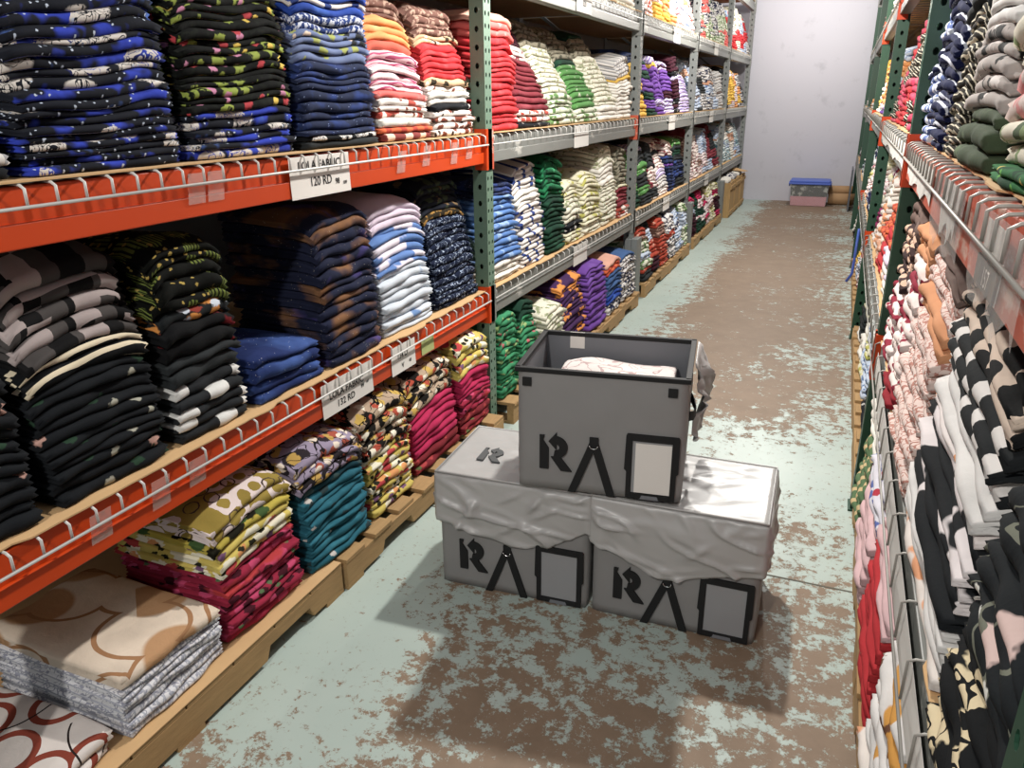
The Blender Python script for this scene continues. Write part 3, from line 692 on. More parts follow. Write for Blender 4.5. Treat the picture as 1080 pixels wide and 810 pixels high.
# ---- further left bays: mixed
def filler(side, z0, ya, yb, ztop, pal, seed, xf, wid=(.30, .46), thick=.031):
    r = random.Random(seed); y = ya; i = 0
    while yb - y > .22:
        w = min(r.uniform(*wid), yb - y)
        if yb - y - w < .2: w = yb - y
        zt = z0 + (ztop - z0) * r.uniform(.84, 1.0); n = max(3, int((zt - z0) / thick)); L = []
        while n > 0:
            k = min(n, r.choice((1, 1, 2, 2, 3, 4, 6))); L.append((pal[(i + r.randint(0, 1)) % len(pal)] if r.random() < .75 else r.choice(pal), k)); n -= k; i += 0
        i += 1
        stack(side, z0, y + .005, y + w - .005, zt, L, '', xf=xf, lean=r.uniform(.08, .26), sag=.04); y += w
fl = filler
fl('L', Z2, 6.43, 8.80, 2.06, ['gold', 'darkgreen', 'purple', 'lavender', 'plum', 'blackmix', 'lavender', 'navy', 'bluelace', 'rosewhite'], 11, XB)
fl('L', Z2, 8.92, 11.30, 2.06, ['copper', 'bluelace', 'charcoal', 'navywhite', 'bluelace', 'whitegrey', 'taupe'], 12, XB)
fl('L', Z2, 11.42, 13.72, 2.06, ['navywhite', 'blackmix', 'gold', 'rosewhite', 'orange'], 13, XB)
fl('L', Z1, 6.43, 8.80, 1.33, ['darkgreen', 'green', 'charcoal', 'whitegrey', 'redflower', 'navy', 'charcoal', 'lavender', 'purple'], 14, XB)
fl('L', Z1, 8.92, 11.30, 1.33, ['rosewhite', 'brown', 'redflower', 'rosewhite', 'bluelace', 'maroon', 'charcoal'], 15, XB)
fl('L', Z1, 11.42, 13.72, 1.33, ['bluelace', 'tealwhite', 'tealwhite', 'ivory', 'copper'], 16, XB)
fl('L', ZG, 6.57, 8.70, .60, ['brown', 'charcoal', 'redprint', 'redprint', 'navywhite', 'bluelace', 'greenwhite', 'plum'], 17, -1.47)
fl('L', ZG, 9.02, 11.2, .62, ['bluelace', 'plum', 'darkgreen', 'rosewhite', 'brown', 'creamyellow', 'hotpink'], 18, -1.48)
fl('L', Z3, 4.2, 6.30, 2.75, ['creamyellow', 'ivory', 'creamgreen'], 19, XB)
fl('L', Z3, 6.43, 8.80, 2.8, ['rosewhite', 'redwhite', 'gold', 'orange', 'bluelace', 'bluelace'], 20, XB)
fl('L', Z3, 8.92, 11.30, 2.85, ['navywhite', 'greenwhite', 'salmon', 'navywhite', 'greenwhite'], 21, XB)
fl('L', Z3, 11.42, 13.72, 2.85, ['bluelace', 'red', 'whitegrey', 'creamgreen'], 22, XB)
# ---- right, nearest bay, upper shelf
stack('R', Z2, 1.16, 1.72, 2.0, [('tropical', 2, .8), ('camogreen', 2, 1.3), ('camopink', 2, 1.3), ('camogreen', 3, 1.2), ('camopink', 2, 1.3), ('olivegreen', 2)], 'the camouflage stack, upper right shelf', 'bottom', xf=.255, lean=.03, sag=.02, tilt=-.01)
stack('R', Z2, 1.735, 2.21, 1.99, [('olivegreen', 3, 1.2), ('camoblack', 5, 1.1), ('offwhite', 4, 1.1), ('creamgreen', 2)], 'the grey camouflage stack, upper right', 'bottom', xf=.248, lean=.05, sag=.03)
stack('R', Z2, 2.225, 2.48, 2.02, [('finestripe', 12), ('charcoal', 2), ('browndot', 3)], 'the striped stack, upper right shelf', 'bottom', xf=.252, lean=.02, sag=.02)
stack('R', Z2, 2.495, 2.86, 2.05, [('navyedge', 18)], 'the navy stack, upper right shelf', 'bottom', xf=.24, lean=.02, sag=.02)
stack('R', Z2, 2.875, 3.185, 2.05, [('bluecheck', 7), ('navyedge', 4), ('bluecheck', 6)], 'the blue checked stack, upper right', 'bottom', xf=.236, lean=.06, sag=.02)
# ---- right, nearest bay, lower shelf
stack('R', Z1, .73, 1.115, 1.335, [('creamblack', 7), ('blackblossom', 9, 1.1)], 'the near black stack, right lower shelf', xf=.226, lean=.05, sag=.04)
stack('R', Z1, 1.13, 1.80, 1.34, [('peachblock', 1), ('offwhite', 4), ('whiteblack', 6, 1.1), ('whiteorange', 1), ('offwhite', 2), ('dotblack', 3, 1.1), ('spotcream', 3, 1.1)], 'the black-white stack, right lower shelf', xf=.224, lean=.05, sag=.04)
stack('R', Z1, 1.815, 2.38, 1.32, [('zigzag', 13), ('apricot', 2), ('zigzag', 3), ('taupe', 2)], 'the pink zigzag stack, right shelf', xf=.224, lean=.05, sag=.03)
stack('R', Z1, 2.395, 2.76, 1.31, [('crimson', 2), ('maroonwhite', 13), ('apricot', 3)], 'the front maroon stack, right shelf', xf=.224, lean=.04, sag=.03)
stack('R', Z1, 2.775, 3.185, 1.33, [('maroonwhite', 10), ('browndot', 6), ('taupe', 2)], 'the brown-topped maroon stack, right shelf', xf=.224, lean=.04, sag=.02)
# ---- right, floor
RGX = .216
stack('R', ZG, .95, 1.30, .50, [('peachblock', 4), ('goldwhite', 5)], 'the nearest stack, right floor pallet', xf=RGX)
stack('R', ZG, 1.315, 1.70, .50, [('peachblock', 3), ('offwhite', 2), ('goldwhite', 5)], 'the gold-white stack, right floor pallet', xf=RGX)
stack('R', ZG, 1.715, 2.25, .57, [('poppy', 9), ('palepink', 4)], 'the poppy red stack, right floor pallet', xf=RGX)
stack('R', ZG, 2.265, 2.76, .60, [('palepink', 8), ('bluedot', 4), ('apricot', 1)], 'the pale pink stack, right floor pallet', xf=RGX)
stack('R', ZG, 2.775, 3.17, .56, [('greentan', 10), ('ivory', 3)], 'the green-tan stack, right floor pallet', xf=RGX)
# ---- right, further bays
RX = .25
fl('R', Z2, 3.30, 3.74, 2.02, ['bluecheck', 'navyedge'], 30, RX)
fl('R', Z2, 3.75, 5.84, 2.06, ['raspberry', 'finestripe', 'raspberry', 'poppy', 'raspberry'], 31, RX)
fl('R', Z2, 5.97, 8.48, 2.06, ['gold', 'orange', 'bluelace', 'purple', 'rosewhite', 'orange', 'ivory'], 32, RX)
fl('R', Z2, 8.62, 11.12, 2.06, ['ivory', 'orange', 'gold', 'navywhite', 'rosewhite'], 33, RX)
fl('R', Z2, 11.28, 13.72, 2.06, ['ivory', 'rosewhite', 'whitegrey'], 34, RX)
fl('R', Z1, 3.30, 5.84, 1.33, ['magentaplain', 'ivory', 'lilac', 'poppy', 'copper', 'orange_check', 'peachblock'], 35, RX, thick=.036)
fl('R', Z1, 5.97, 8.48, 1.33, ['redwhite', 'rosewhite', 'creamyellow', 'redwhite', 'navyedge'], 36, RX, thick=.036)
fl('R', Z1, 8.62, 11.12, 1.33, ['tealwhite', 'navyedge', 'tealwhite', 'darkgreen', 'ivory'], 37, RX)
fl('R', Z1, 11.28, 13.72, 1.33, ['blackmix', 'raspberry', 'navywhite', 'blackmix'], 38, RX)
fl('R', ZG, 3.37, 5.76, .60, ['charcoal', 'ivory', 'blackmix', 'bluelace', 'creamyellow'], 39, RX)
fl('R', ZG, 6.07, 8.38, .60, ['navywhite', 'gold', 'redflower', 'navywhite', 'bluelace'], 40, RX)
for q in range(2): fl('R', .005, (8.66, 11.3)[q], (11.1, 13.7)[q], .60, ['navywhite', 'blackmix', 'ivory', 'bluelace'], 41 + q, RX)
fl('R', Z3, 5.97, 8.48, 2.8, ['ivory', 'copper', 'orange'], 43, RX)
fl('R', Z3, 8.62, 11.12, 2.8, ['navywhite', 'redwhite', 'copper', 'greenwhite'], 44, RX)
fl('R', Z3, 11.28, 13.72, 2.8, ['navywhite', 'redwhite', 'copper', 'greenwhite'], 45, RX)

cand = sorted(((s.area(k), i, k) for i, s in enumerate(ST) for k in range(len(s.lay))), reverse=True)
keep = {(i, k) for a, i, k in cand[:310] if ST[i].desc}
def cloth(name, V, F, UV, mats, mi=None):
    me = bpy.data.meshes.new(name); me.from_pydata([tuple(map(float, v)) for v in V], [], F)
    for m in mats: me.materials.append(m)
    uvl = me.uv_layers.new(name='UVMap'); li = np.empty(len(me.loops), np.int32); me.loops.foreach_get('vertex_index', li)
    uvl.data.foreach_set('uv', np.array(UV, np.float32)[li].ravel())
    if mi is not None: me.polygons.foreach_set('material_index', np.array(mi, np.int32))
    me.polygons.foreach_set('use_smooth', np.ones(len(me.polygons), bool)); me.update()
    return link(bpy.data.objects.new(name, me))
bV, bF, bUV, bM, bmats = [], [], [], [], []
for i, s in enumerate(ST):
    N = len(s.lay)
    for k in range(N):
        m = s.lay[k][0]
        if (i, k) in keep:
            V, F, UV = s.build(k, 0)
            o = cloth('folded_fabric', V, F, UV, [MATS[m]])
            c = np.array(V).mean(0); o.location = c; o.data.transform(Matrix.Translation(-Vector(c)))
            top = N - k; bot = k + 1
            if s.end == 'top': where = 'topmost' if top == 1 else ORD[top] + ' from top'
            else: where = 'lowest' if bot == 1 else ORD[bot] + ' from bottom'
            tag(o, f'{LOOK[m]} fabric, {where} of {s.desc}', 'fabric', 'folded fabrics stacked on the racks')
        else:
            V, F, UV = s.build(k, 0 if s.y0 < 3.4 else 1)
            if MATS[m] not in bmats: bmats.append(MATS[m])
            b0 = len(bV); bV += V; bUV += UV; bF += [tuple(b0 + v for v in f) for f in F]; bM += [bmats.index(MATS[m])] * len(F)
tag(cloth('folded_fabric', bV, bF, bUV, bmats, bM), 'smaller stacked folded fabrics filling the racks into the distance', 'fabric', kind='stuff')
print('FABRIC', sum(len(s.lay) for s in ST), 'individual', len(keep))

# ------------------------------------------------------------------ price signs on the beams
def sign(y0, y1, z0, z1, lines, label, x=XL - .0055, curl=.004, mat=None, extra=None, side='L'):
    d = 1 if side == 'L' else -1
    t = thing('price_sign', label, 'sign', (x, (y0 + y1) / 2, (z0 + z1) / 2)); w, h = (y1 - y0) / 2, (z1 - z0) / 2
    V = []; F = []; n = 10
    for i in range(n + 1):
        a = -1 + 2 * i / n
        for j in range(5):
            b = -1 + j / 2; V.append((d * (.0012 + curl * .35 * (b < 0) * b * b), a * w, b * h))
    for i in range(n):
        for j in range(4):
            q = (i * 5 + j, (i + 1) * 5 + j, (i + 1) * 5 + j + 1, i * 5 + j + 1); F.append(q if d > 0 else q[::-1])
    pp = mesh('paper', V, F, mat or m_paper, t)
    sd = pp.modifiers.new('s', 'SOLIDIFY'); sd.thickness = .0006; sd.offset = -1 if d > 0 else -1
    for body, size, oy, oz, sx in lines:
        text_mesh('lettering', body, size, m_ink, t, (d * (.0022 + (curl * .35 * (oz / h) ** 2 if oz < 0 else 0)), oy, oz), (0, d, 0), (0, 0, 1), sx, bold=.0006)
    return t
sign(1.97, 2.29, 1.362, 1.488, [('LOLA FABRIC', .036, -.005, .034, 1.05), ('120 RD', .040, -.005, -.017, .95), ('98', .026, .085, -.026, .9), ('OFF', .014, .128, -.034, .9)], 'white paper price sign reading 120 RD on upper orange beam')
sign(2.015, 2.335, .612, .735, [('LOLA FABRIC', .036, -.01, .008, 1.0), ('132 RD', .036, -.02, -.032, 1.0), ('99', .022, .088, -.018, .9), ('off', .014, .122, -.012, .9)], 'white paper price sign reading 132 RD on lower orange beam')
sign(2.475, 2.665, .615, .73, [('134 D', .036, -.01, .012, .9), ('V', .030, -.01, -.032, 1), ('45', .020, .05, -.028, 1)], 'smaller white paper sign right of the 132 RD sign')
sign(2.72, 2.83, .63, .70, [], 'pale green blank sticker on the lower orange beam', mat=simple('green_sticker', '#a5ad72', .8))
m_off = simple('offwhite_paper', '#c9c7c2', .85, nscale=6, namp=.1)
for y, z, n_, lb in ((4.75, 1.37, '', 'blank white sign on grey upper beam, second bay'), (4.78, .62, '', 'blank white sign on grey lower beam, second bay'), (4.75, 2.14, '320', 'white price sign on grey top beam, second bay'),
                     (7.6, 1.37, '', 'small blank white sign on grey upper beam, third bay'), (7.55, .62, '', 'small blank white sign on grey lower beam, third bay'), (7.6, 2.13, '', 'small blank white sign on grey top beam, third bay'),
                     (10.0, 1.37, '', 'small blank white sign on grey upper beam, fourth bay'), (10.0, .62, '', 'small blank white sign on grey lower beam, fourth bay'), (10.0, 2.13, '', 'small blank white sign on grey top beam, fourth bay')):
    sign(y, y + .30, z - .01, z + .12, [(n_, .045, 0, -.015, 1)] if n_ else [], lb, mat=m_off)
# right rack beam: torn papers behind clear film
def torn(y0, y1, z0, z1, seed, mat, x, name, label, cat, side='R'):
    r = random.Random(seed); V = []; F = []; n = 16
    d = -1 if side == 'R' else 1
    for i in range(n + 1):
        y = y0 + (y1 - y0) * i / n; lo = z0 + r.uniform(0, .16) * (z1 - z0) + .12 * (z1 - z0) * math.sin(i * .9)
        for j in range(4):
            z = z1 + (lo - z1) * j / 3; V.append((x + d * (.0008 + .004 * r.random() * (j > 0)), y, z))
    for i in range(n):
        for j in range(3):
            q = (i * 4 + j, i * 4 + j + 1, (i + 1) * 4 + j + 1, (i + 1) * 4 + j); F.append(q if d < 0 else q[::-1])
    o = mesh(name, V, F, mat)
    sd = o.modifiers.new('s', 'SOLIDIFY'); sd.thickness = .0005; sd.offset = 0
    return tag(o, label, cat)
xb = XR + .0050
sg_ = sign(1.20, 1.38, 1.375, 1.475, [], 'torn white paper sign ending in 57 on the orange right beam', x=xb - .0005, side='R')
mb = MB(); mb.box(-.0062, -.0034, -.088, .088, -.048, -.004); mb.build('dark_panel', simple('grey_print_panel', '#4a4a48', .8), sg_)
text_mesh('lettering', '157', .040, m_paper, sg_, (-.0068, -.01, -.028), (0, -1, 0), (0, 0, 1), .95)
torn(1.72, 1.98, 1.372, 1.478, 3, m_off, xb, 'torn_paper', 'torn white paper stuck on orange right beam beyond the 57 sign', 'paper')
torn(2.25, 3.1, 1.380, 1.47, 4, m_off, xb, 'torn_paper', 'long white paper strip on right beam below navy fabrics', 'paper')
torn(1.02, 1.45, 1.35, 1.49, 5, m_film, xb - .006, 'clear_film', 'torn clear film over the 57 sign on right beam', 'plastic film')
torn(1.60, 2.1, 1.34, 1.485, 6, m_film, xb - .006, 'clear_film', 'torn clear film hanging over the torn paper on right beam', 'plastic film')
torn(.80, 3.1, .635, .735, 9, m_off, xb, 'torn_paper', 'long greyed paper strip along the lower right beam', 'paper')
torn(3.4, 5.7, 1.38, 1.475, 7, m_off, xb, 'torn_paper', 'faded white paper strip on right beam past green upright', 'paper')
# clear tape on the orange beams
def tape(y, z0, z1, label, w=.060, x=XL + .0085, slant=0):
    V = [(x, y, z1), (x, y + w, z1), (x - .012, y + w + slant, z0), (x - .012, y + slant, z0)]
    o = mesh('clear_tape', V, [(0, 1, 2, 3)], m_tape); sd = o.modifiers.new('s', 'SOLIDIFY'); sd.thickness = .0004
    return tag(o, label, 'tape', 'tape strips on the orange beams')
for y, zz, lb in ((1.085, (.655, .735), 'leftmost clear tape strip on lower orange beam'), (1.27, (.65, .735), 'second clear tape strip from left on lower orange beam'), (1.40, (.655, .735), 'third clear tape strip from left on lower orange beam'),
               (1.55, (1.40, 1.478), 'clear tape strip left of the 120 RD sign'), (1.62, (1.40, 1.478), 'clear tape strip just left of the 120 RD sign'),
               (2.60, (1.39, 1.47), 'first clear tape strip right of the 120 RD sign'), (2.80, (1.40, 1.478), 'second clear tape strip right of the 120 RD sign'), (3.05, (1.39, 1.478), 'third clear tape strip right of the 120 RD sign'), (3.20, (1.40, 1.478), 'rightmost clear tape strip on upper orange beam')):
    tape(y, zz[0], zz[1], lb)

# ------------------------------------------------------------------ grey bins
def wr(seed):
    r = random.Random(seed); L = [(r.uniform(2, 9), r.uniform(-16, 16), r.uniform(0, 6.28), r.uniform(.35, 1), r.uniform(3, 8), r.uniform(0, 6)) for _ in range(7)]
    def f(u, v):
        s = 0
        for fu, fv, ph, a, w, p2 in L:
            q = abs(math.sin(.5 * (fu * u + fv * v) + ph + .5 * math.sin(w * (u * .6 - v) + p2)))
            s += a * max(0, 1 - q * 3.0) * (.5 + .5 * math.sin(w * u + 2.2 * v * w + ph))
        return min(1.4, s)
    return f
def r_shape(): # the R with an arrow turned into its bowl, unit height
    stem = [(0, 0), (.24, 0), (.24, .60), (.09, .82), (.13, .96), (0, .96)]
    arrow = [(.20, .80), (.44, 1.06), (.44, .94), (.44, .68), (.44, .58)]
    bowl = []
    c = (.42, .64); ro, ri = .31, .10
    a0, a1 = 90, -100
    outer = [(c[0] + ro * 1.05 * math.cos(math.radians(a0 + (a1 - a0) * k / 14)), c[1] + ro * math.sin(math.radians(a0 + (a1 - a0) * k / 14))) for k in range(15)]
    inner = [(c[0] + ri * 1.05 * math.cos(math.radians(a0 + (a1 - a0) * k / 14)), c[1] + ri * math.sin(math.radians(a0 + (a1 - a0) * k / 14))) for k in range(15)]
    leg = [(.30, .36), (.56, .36), (.86, -.02), (.57, -.02)]
    head = [(.24, .80), (.45, 1.06), (.45, .56)]
    return stem, outer + inner[::-1], leg, head
def logo(name, parent, org, ux, uy, size, mat, h=.0012):
    mb = MB(); st, bo, lg, hd = r_shape()
    for q, poly in enumerate((st, lg, hd)): mb.prism([(a * size, b * size) for a, b in poly], Vector(org) , ux, uy, h + .0001 * q)
    n = len(bo) // 2
    for k in range(n - 1):
        quad = [bo[k], bo[k + 1], bo[2 * n - 2 - k], bo[2 * n - 1 - k]]
        mb.prism([(a * size, b * size) for a, b in quad], org, ux, uy, h + .0003)
    return mb.build(name, mat, parent)
def bin_(label, loc, rz, W_, D_, H_, seed, lid=None, open_=False, paper=False):
    """grey fabric storage bin, origin on its base centre; local -Y is the front"""
    t = thing('storage_bin', label, 'storage bin', loc, rz)
    f = wr(seed); w2, d2 = W_ / 2, D_ / 2; rr = random.Random(seed)
    # shell with slightly bulged fabric walls
    V = []; F = []; nz = 14; per = []
    nx_, ny_ = 22, 16; cr = .018
    for i in range(nx_): per.append((-w2 + W_ * i / nx_, -d2, 0, -1))
    for i in range(ny_): per.append((w2, -d2 + D_ * i / ny_, 1, 0))
    for i in range(nx_): per.append((w2 - W_ * i / nx_, d2, 0, 1))
    for i in range(ny_): per.append((-w2, d2 - D_ * i / ny_, -1, 0))
    NP = len(per)
    for j in range(nz + 1):
        z = H_ * j / nz; q = j / nz
        for (x, y, ex, ey) in per:
            ed = min(w2 - abs(x), d2 - abs(y)) if False else 0
            m = min(1, (w2 - abs(x)) / .06) if ey else min(1, (d2 - abs(y)) / .06)
            bul = m * (.004 * math.sin(math.pi * q) + .004 * min(1, q * 6) * min(1, (1 - q) * 6) * (f(x * 3 + y, z * 2.2) - .3))
            cx = .006 if (m == 0) else 0
            V.append((x + ex * bul - (cx * (1 if x > 0 else -1)), y + ey * bul - (cx * (1 if y > 0 else -1)), z))
    for j in range(nz):
        for i in range(NP): F.append((j * NP + i, j * NP + (i + 1) % NP, (j + 1) * NP + (i + 1) % NP, (j + 1) * NP + i))
    V.append((0, 0, 0)); cb = len(V) - 1
    F += [(cb, (i + 1) % NP, i) for i in range(NP)]
    if not open_:
        V.append((0, 0, H_)); F += [(len(V) - 1, nz * NP + i, nz * NP + (i + 1) % NP) for i in range(NP)]
    body = mesh('body', V, F, m_grey, t, True)
    if open_:
        li = MB(); th = .008; zb = .01
        a, b = w2 - th, d2 - th
        P = [(-a, -b), (a, -b), (a, b), (-a, b)]
        li.add([(x, y, zb) for x, y in P] + [(x, y, H_ - .002) for x, y in P], [(0, 1, 2, 3)] + [(i, 4 + i, 4 + (i + 1) % 4, (i + 1) % 4) for i in range(4)])
        lo = mesh('lining', li.v, li.f, m_greyin, t)
        tr = MB(); e = .006
        for (x0, x1, y0, y1) in ((-w2 - e, w2 + e, -d2 - e, -d2 + .012), (-w2 - e, w2 + e, d2 - .012, d2 + e), (-w2 - e, -w2 + .012, -d2, d2), (w2 - .012, w2 + e, -d2, d2)):
            tr.box(x0, x1, y0, y1, H_ - .012, H_ + .003)
        tr.build('rim_binding', m_black, t, bevel=.002)
        for u in (-.435, .415):
            v = MB(); v.box(u * W_ - .014, u * W_ + .014, -d2 - .010, -d2 - .003, H_ * .865, H_ * .93); v.build('hook_patch', m_black, t)
        v = MB(); v.box(-.17, -.118, d2 - .0105, d2 - .0085, H_ - .055, H_ + .004); v.build('care_label', m_paper, t)
    # printed front: logo, A-shaped strap, framed pocket
    yf = -d2 - .0085; ux, uy = (1, 0, 0), (0, 0, 1)
    def X(u): return (u - .5) * W_
    logo('logo', t, (X(.145), yf + .004, .075), ux, uy, .122, m_black, h=.006)
    ap = (X(.475), .185); st = MB()
    for fx in (.345, .585):
        b = X(fx)
        st.prism([(ap[0] - .013, ap[1]), (b - .013, .001), (b + .013, .001), (ap[0] + .013, ap[1])][::1], (0, yf + .004, 0), ux, uy, .006 + .0004 * (fx > .4))
    st.prism([(ap[0] - .014, ap[1] - .012), (ap[0] + .014, ap[1] - .012), (ap[0] + .014, ap[1] + .014), (ap[0] - .014, ap[1] + .014)], (0, yf + .004, 0), ux, uy, .0075)
    stp = st.build('strap', m_black, t)
    rg = MB(); rg.tube([(ap[0] + .013 * math.cos(a_), yf - .0055, ap[1] - .012 + .011 * math.sin(a_)) for a_ in [math.pi * (1 + k / 8) for k in range(9)]], .0018, 6); rg.build('ring', m_chrome, stp, True)
    fr = MB(); x0, x1 = X(.665), X(.975); z0, z1 = .006, .225; bw = .020
    def bar(a, b, c, d_): fr.prism([(a, c), (b, c), (b, d_), (a, d_)], (0, yf + .004, 0), ux, uy, .007)
    fr.prism([(x0 + .004, z1), (x0, z1 - .006), (x0 - .003, .105), (x0 + .004, .097), (x0 + .004, z0), (x0 + bw, z0), (x0 + bw, z1)], (0, yf + .004, 0), ux, uy, .007)
    fr.prism([(x1 - .004, z1), (x1, z1 - .006), (x1 + .001, .105), (x1 - .006, .097), (x1 - .006, z0), (x1 - bw - .002, z0), (x1 - bw - .002, z1)], (0, yf + .004, 0), ux, uy, .007)
    bar(x0 + bw - .001, x1 - bw, z1 - .022, z1); bar(x0 + bw - .001, x1 - bw, z0, z0 + .018)
    fo = fr.build('pocket_frame', m_black, t)
    pk = MB(); pk.prism([(x0 + bw, z0 + .018), (x1 - bw - .002, z0 + .018), (x1 - bw - .002, z1 - .022), (x0 + bw, z1 - .022)], (0, yf + .006, 0), ux, uy, .004); pk.build('pocket_window', m_pocket, fo)
    tb = MB(); tb.prism([(x0 + .05, z0 - .001), (x1 - .055, z0 - .001), (x1 - .060, z0 + .012), (x0 + .055, z0 + .012)], (0, yf + .004, 0), ux, uy, .0075); tb.build('pull_tab', m_greyin, fo)
    if paper:
        pp = MB(); pp.prism([(x0 + bw + .010, z0 + .020), (x1 - bw - .003, z0 + .020), (x1 - bw - .003, z1 - .030), (x0 + bw + .010, z1 - .030)], (0, yf + .004, 0), ux, uy, .0048)
        pp.build('card', m_paper, t)
    # side handles
    for sgn in (1, -1):
        h = MB(); x = sgn * (w2 + .006)
        pts = [(x, -.085, H_ * .60), (x + sgn * .012, -.05, H_ * .575), (x + sgn * .018, 0, H_ * .565), (x + sgn * .012, .05, H_ * .575), (x, .085, H_ * .60)]
        for p0, p1 in zip(pts[:-1], pts[1:]): h.add([(p0[0], p0[1], p0[2] - .016), (p1[0], p1[1], p1[2] - .016), (p1[0], p1[1], p1[2] + .016), (p0[0], p0[1], p0[2] + .016)], [(0, 1, 2, 3)])
        ho = mesh('handle', h.v, h.f, m_black, t); sd = ho.modifiers.new('s', 'SOLIDIFY'); sd.thickness = .003
    if lid:
        # lid: top panel and a creased skirt whose lower edge wanders
        g = .010; a, b = w2 + g, d2 + g; V = []; F = []; rc = .02; ns = 26
        per = []; nx_, ny_ = 84, 40
        for i in range(nx_): per.append((-1 + 2 * i / nx_, -1, 0, -1))
        for i in range(ny_): per.append((1, -1 + 2 * i / ny_, 1, 0))
        for i in range(nx_): per.append((1 - 2 * i / nx_, 1, 0, 1))
        for i in range(ny_): per.append((-1, 1 - 2 * i / ny_, -1, 0))
        NP = len(per)
        def hem(px, py):
            u = (px + 1) / 2
            fr_ = np.interp(u, lid['u'], lid['h']); bk = lid['h'][-1]
            if py == -1: return fr_
            w_ = (py + 1) / 2
            return (lid['h'][-1] if px > 0 else lid['h'][0]) * (1 - .1 * w_)
        ff = wr(seed + 5)
        ztop = H_ + .006
        for j in range(ns + 1):
            q = j / ns
            for px, py, ex, ey in per:
                hh = hem(px, py) * H_; z = ztop - hh * q
                k = min(1, (1 - abs(px)) / .12) if ey else min(1, (1 - abs(py)) / .12)
                ed = math.sin(min(q * 5, 1) * math.pi / 2)
                c0 = ff(px * .8 + py * .5, z * 4.2) ; crease = (c0 - .2) * .020 * k * ed * lid.get('amp', 1) * (1 if ey == -1 else .6)
                puff = .010 * k * math.sin(math.pi * min(1, q)) + .004 * q
                off = max(-.004, crease) + puff - (.012 if q == 0 else 0)
                V.append((px * a * (1 - (.012 if abs(px) == 1 and abs(py) == 1 else 0)) + ex * off, py * b * (1 - (.012 if abs(px) == 1 and abs(py) == 1 else 0)) + ey * off, z - (.0 if q else -.0)))
        for j in range(ns):
            for i in range(NP): F.append((j * NP + i, (j + 1) * NP + i, (j + 1) * NP + (i + 1) % NP, j * NP + (i + 1) % NP))
        lo = mesh('lid', V, F, m_lid, t, True)
        # top panel as its own grid joined to the skirt
        bm = bmesh.new(); bm.from_mesh(lo.data); bm.verts.ensure_lookup_table()
        gx, gy = 44, 34; grid = []
        fx = wr(seed + 9)
        for i in range(gx + 1):
            for j in range(gy + 1):
                u, v = -1 + 2 * i / gx, -1 + 2 * j / gy; m = min(1, (1 - abs(u)) * 4) * min(1, (1 - abs(v)) * 4)
                grid.append(bm.verts.new((u * (a - .010), v * (b - .010), ztop + .0015 - .003 * m + .006 * m * (fx(u * .8, v * .7) - .3))))
        for i in range(gx):
            for j in range(gy):
                fc = bm.faces.new((grid[i * (gy + 1) + j], grid[(i + 1) * (gy + 1) + j], grid[(i + 1) * (gy + 1) + j + 1], grid[i * (gy + 1) + j + 1])); fc.smooth = True
        bm.to_mesh(lo.data); bm.free()
        sd = lo.modifiers.new('s', 'SOLIDIFY'); sd.thickness = .002; sd.offset = -1
        pt = MB(); pz = ztop + .001
        ring = [(-a + .006, -b + .006, pz), (a - .006, -b + .006, pz), (a - .006, b - .006, pz), (-a + .006, b - .006, pz), (-a + .006, -b + .006, pz)]
        pt.tube(ring, .004, 6); pt.build('piping', m_lid, lo, True)
        if lid.get('logo'):
            logo('logo', lo, (-.175, -.075, ztop - .008), (1, 0, 0), (0, 1, 0), .105, m_greylogo, h=.013)
    return t
bin_('grey lidded storage bin at lower left under the open bin', (-.902, 2.325, 0), math.radians(3.2), .543, .40, .437, 3, lid=dict(u=[0, .2, .5, .75, .97, 1], h=[.42, .46, .56, .50, .32, .34], logo=True))
bin_('grey lidded storage bin at lower right with bright lid', (-.342, 2.350, 0), math.radians(1.2), .540, .40, .437, 8, lid=dict(u=[0, .2, .4, .52, .8, 1], h=[.38, .46, .58, .57, .47, .42], amp=.8))
topbin = bin_('open grey storage bin stacked on two lidded bins', (-.622, 2.337, .4565), math.radians(7.6), .527, .415, .410, 14, open_=True, paper=True)
# its lid hangs off the right side
V = []; F = []; fq = wr(77); n, m_ = 16, 16
for i in range(n + 1):
    for j in range(m_ + 1):
        u, v = i / n, j / m_
        y = -.02 + .25 * u + .03 * math.sin(v * 3); z = .40 - (.24 + .08 * math.sin(u * 3)) * v
        x = .2635 + .010 + .050 * math.sin(min(1, v * 1.5) * 2.4) * (.4 + .6 * u) + .03 * (fq(u, v) - .3) * min(1, v * 4)
        V.append((x, y, z))
for i in range(n):
    for j in range(m_): F.append((i * (m_ + 1) + j, (i + 1) * (m_ + 1) + j, (i + 1) * (m_ + 1) + j + 1, i * (m_ + 1) + j + 1))
o = mesh('lid', V, F, m_lid, topbin, True); sd = o.modifiers.new('s', 'SOLIDIFY'); sd.thickness = .003
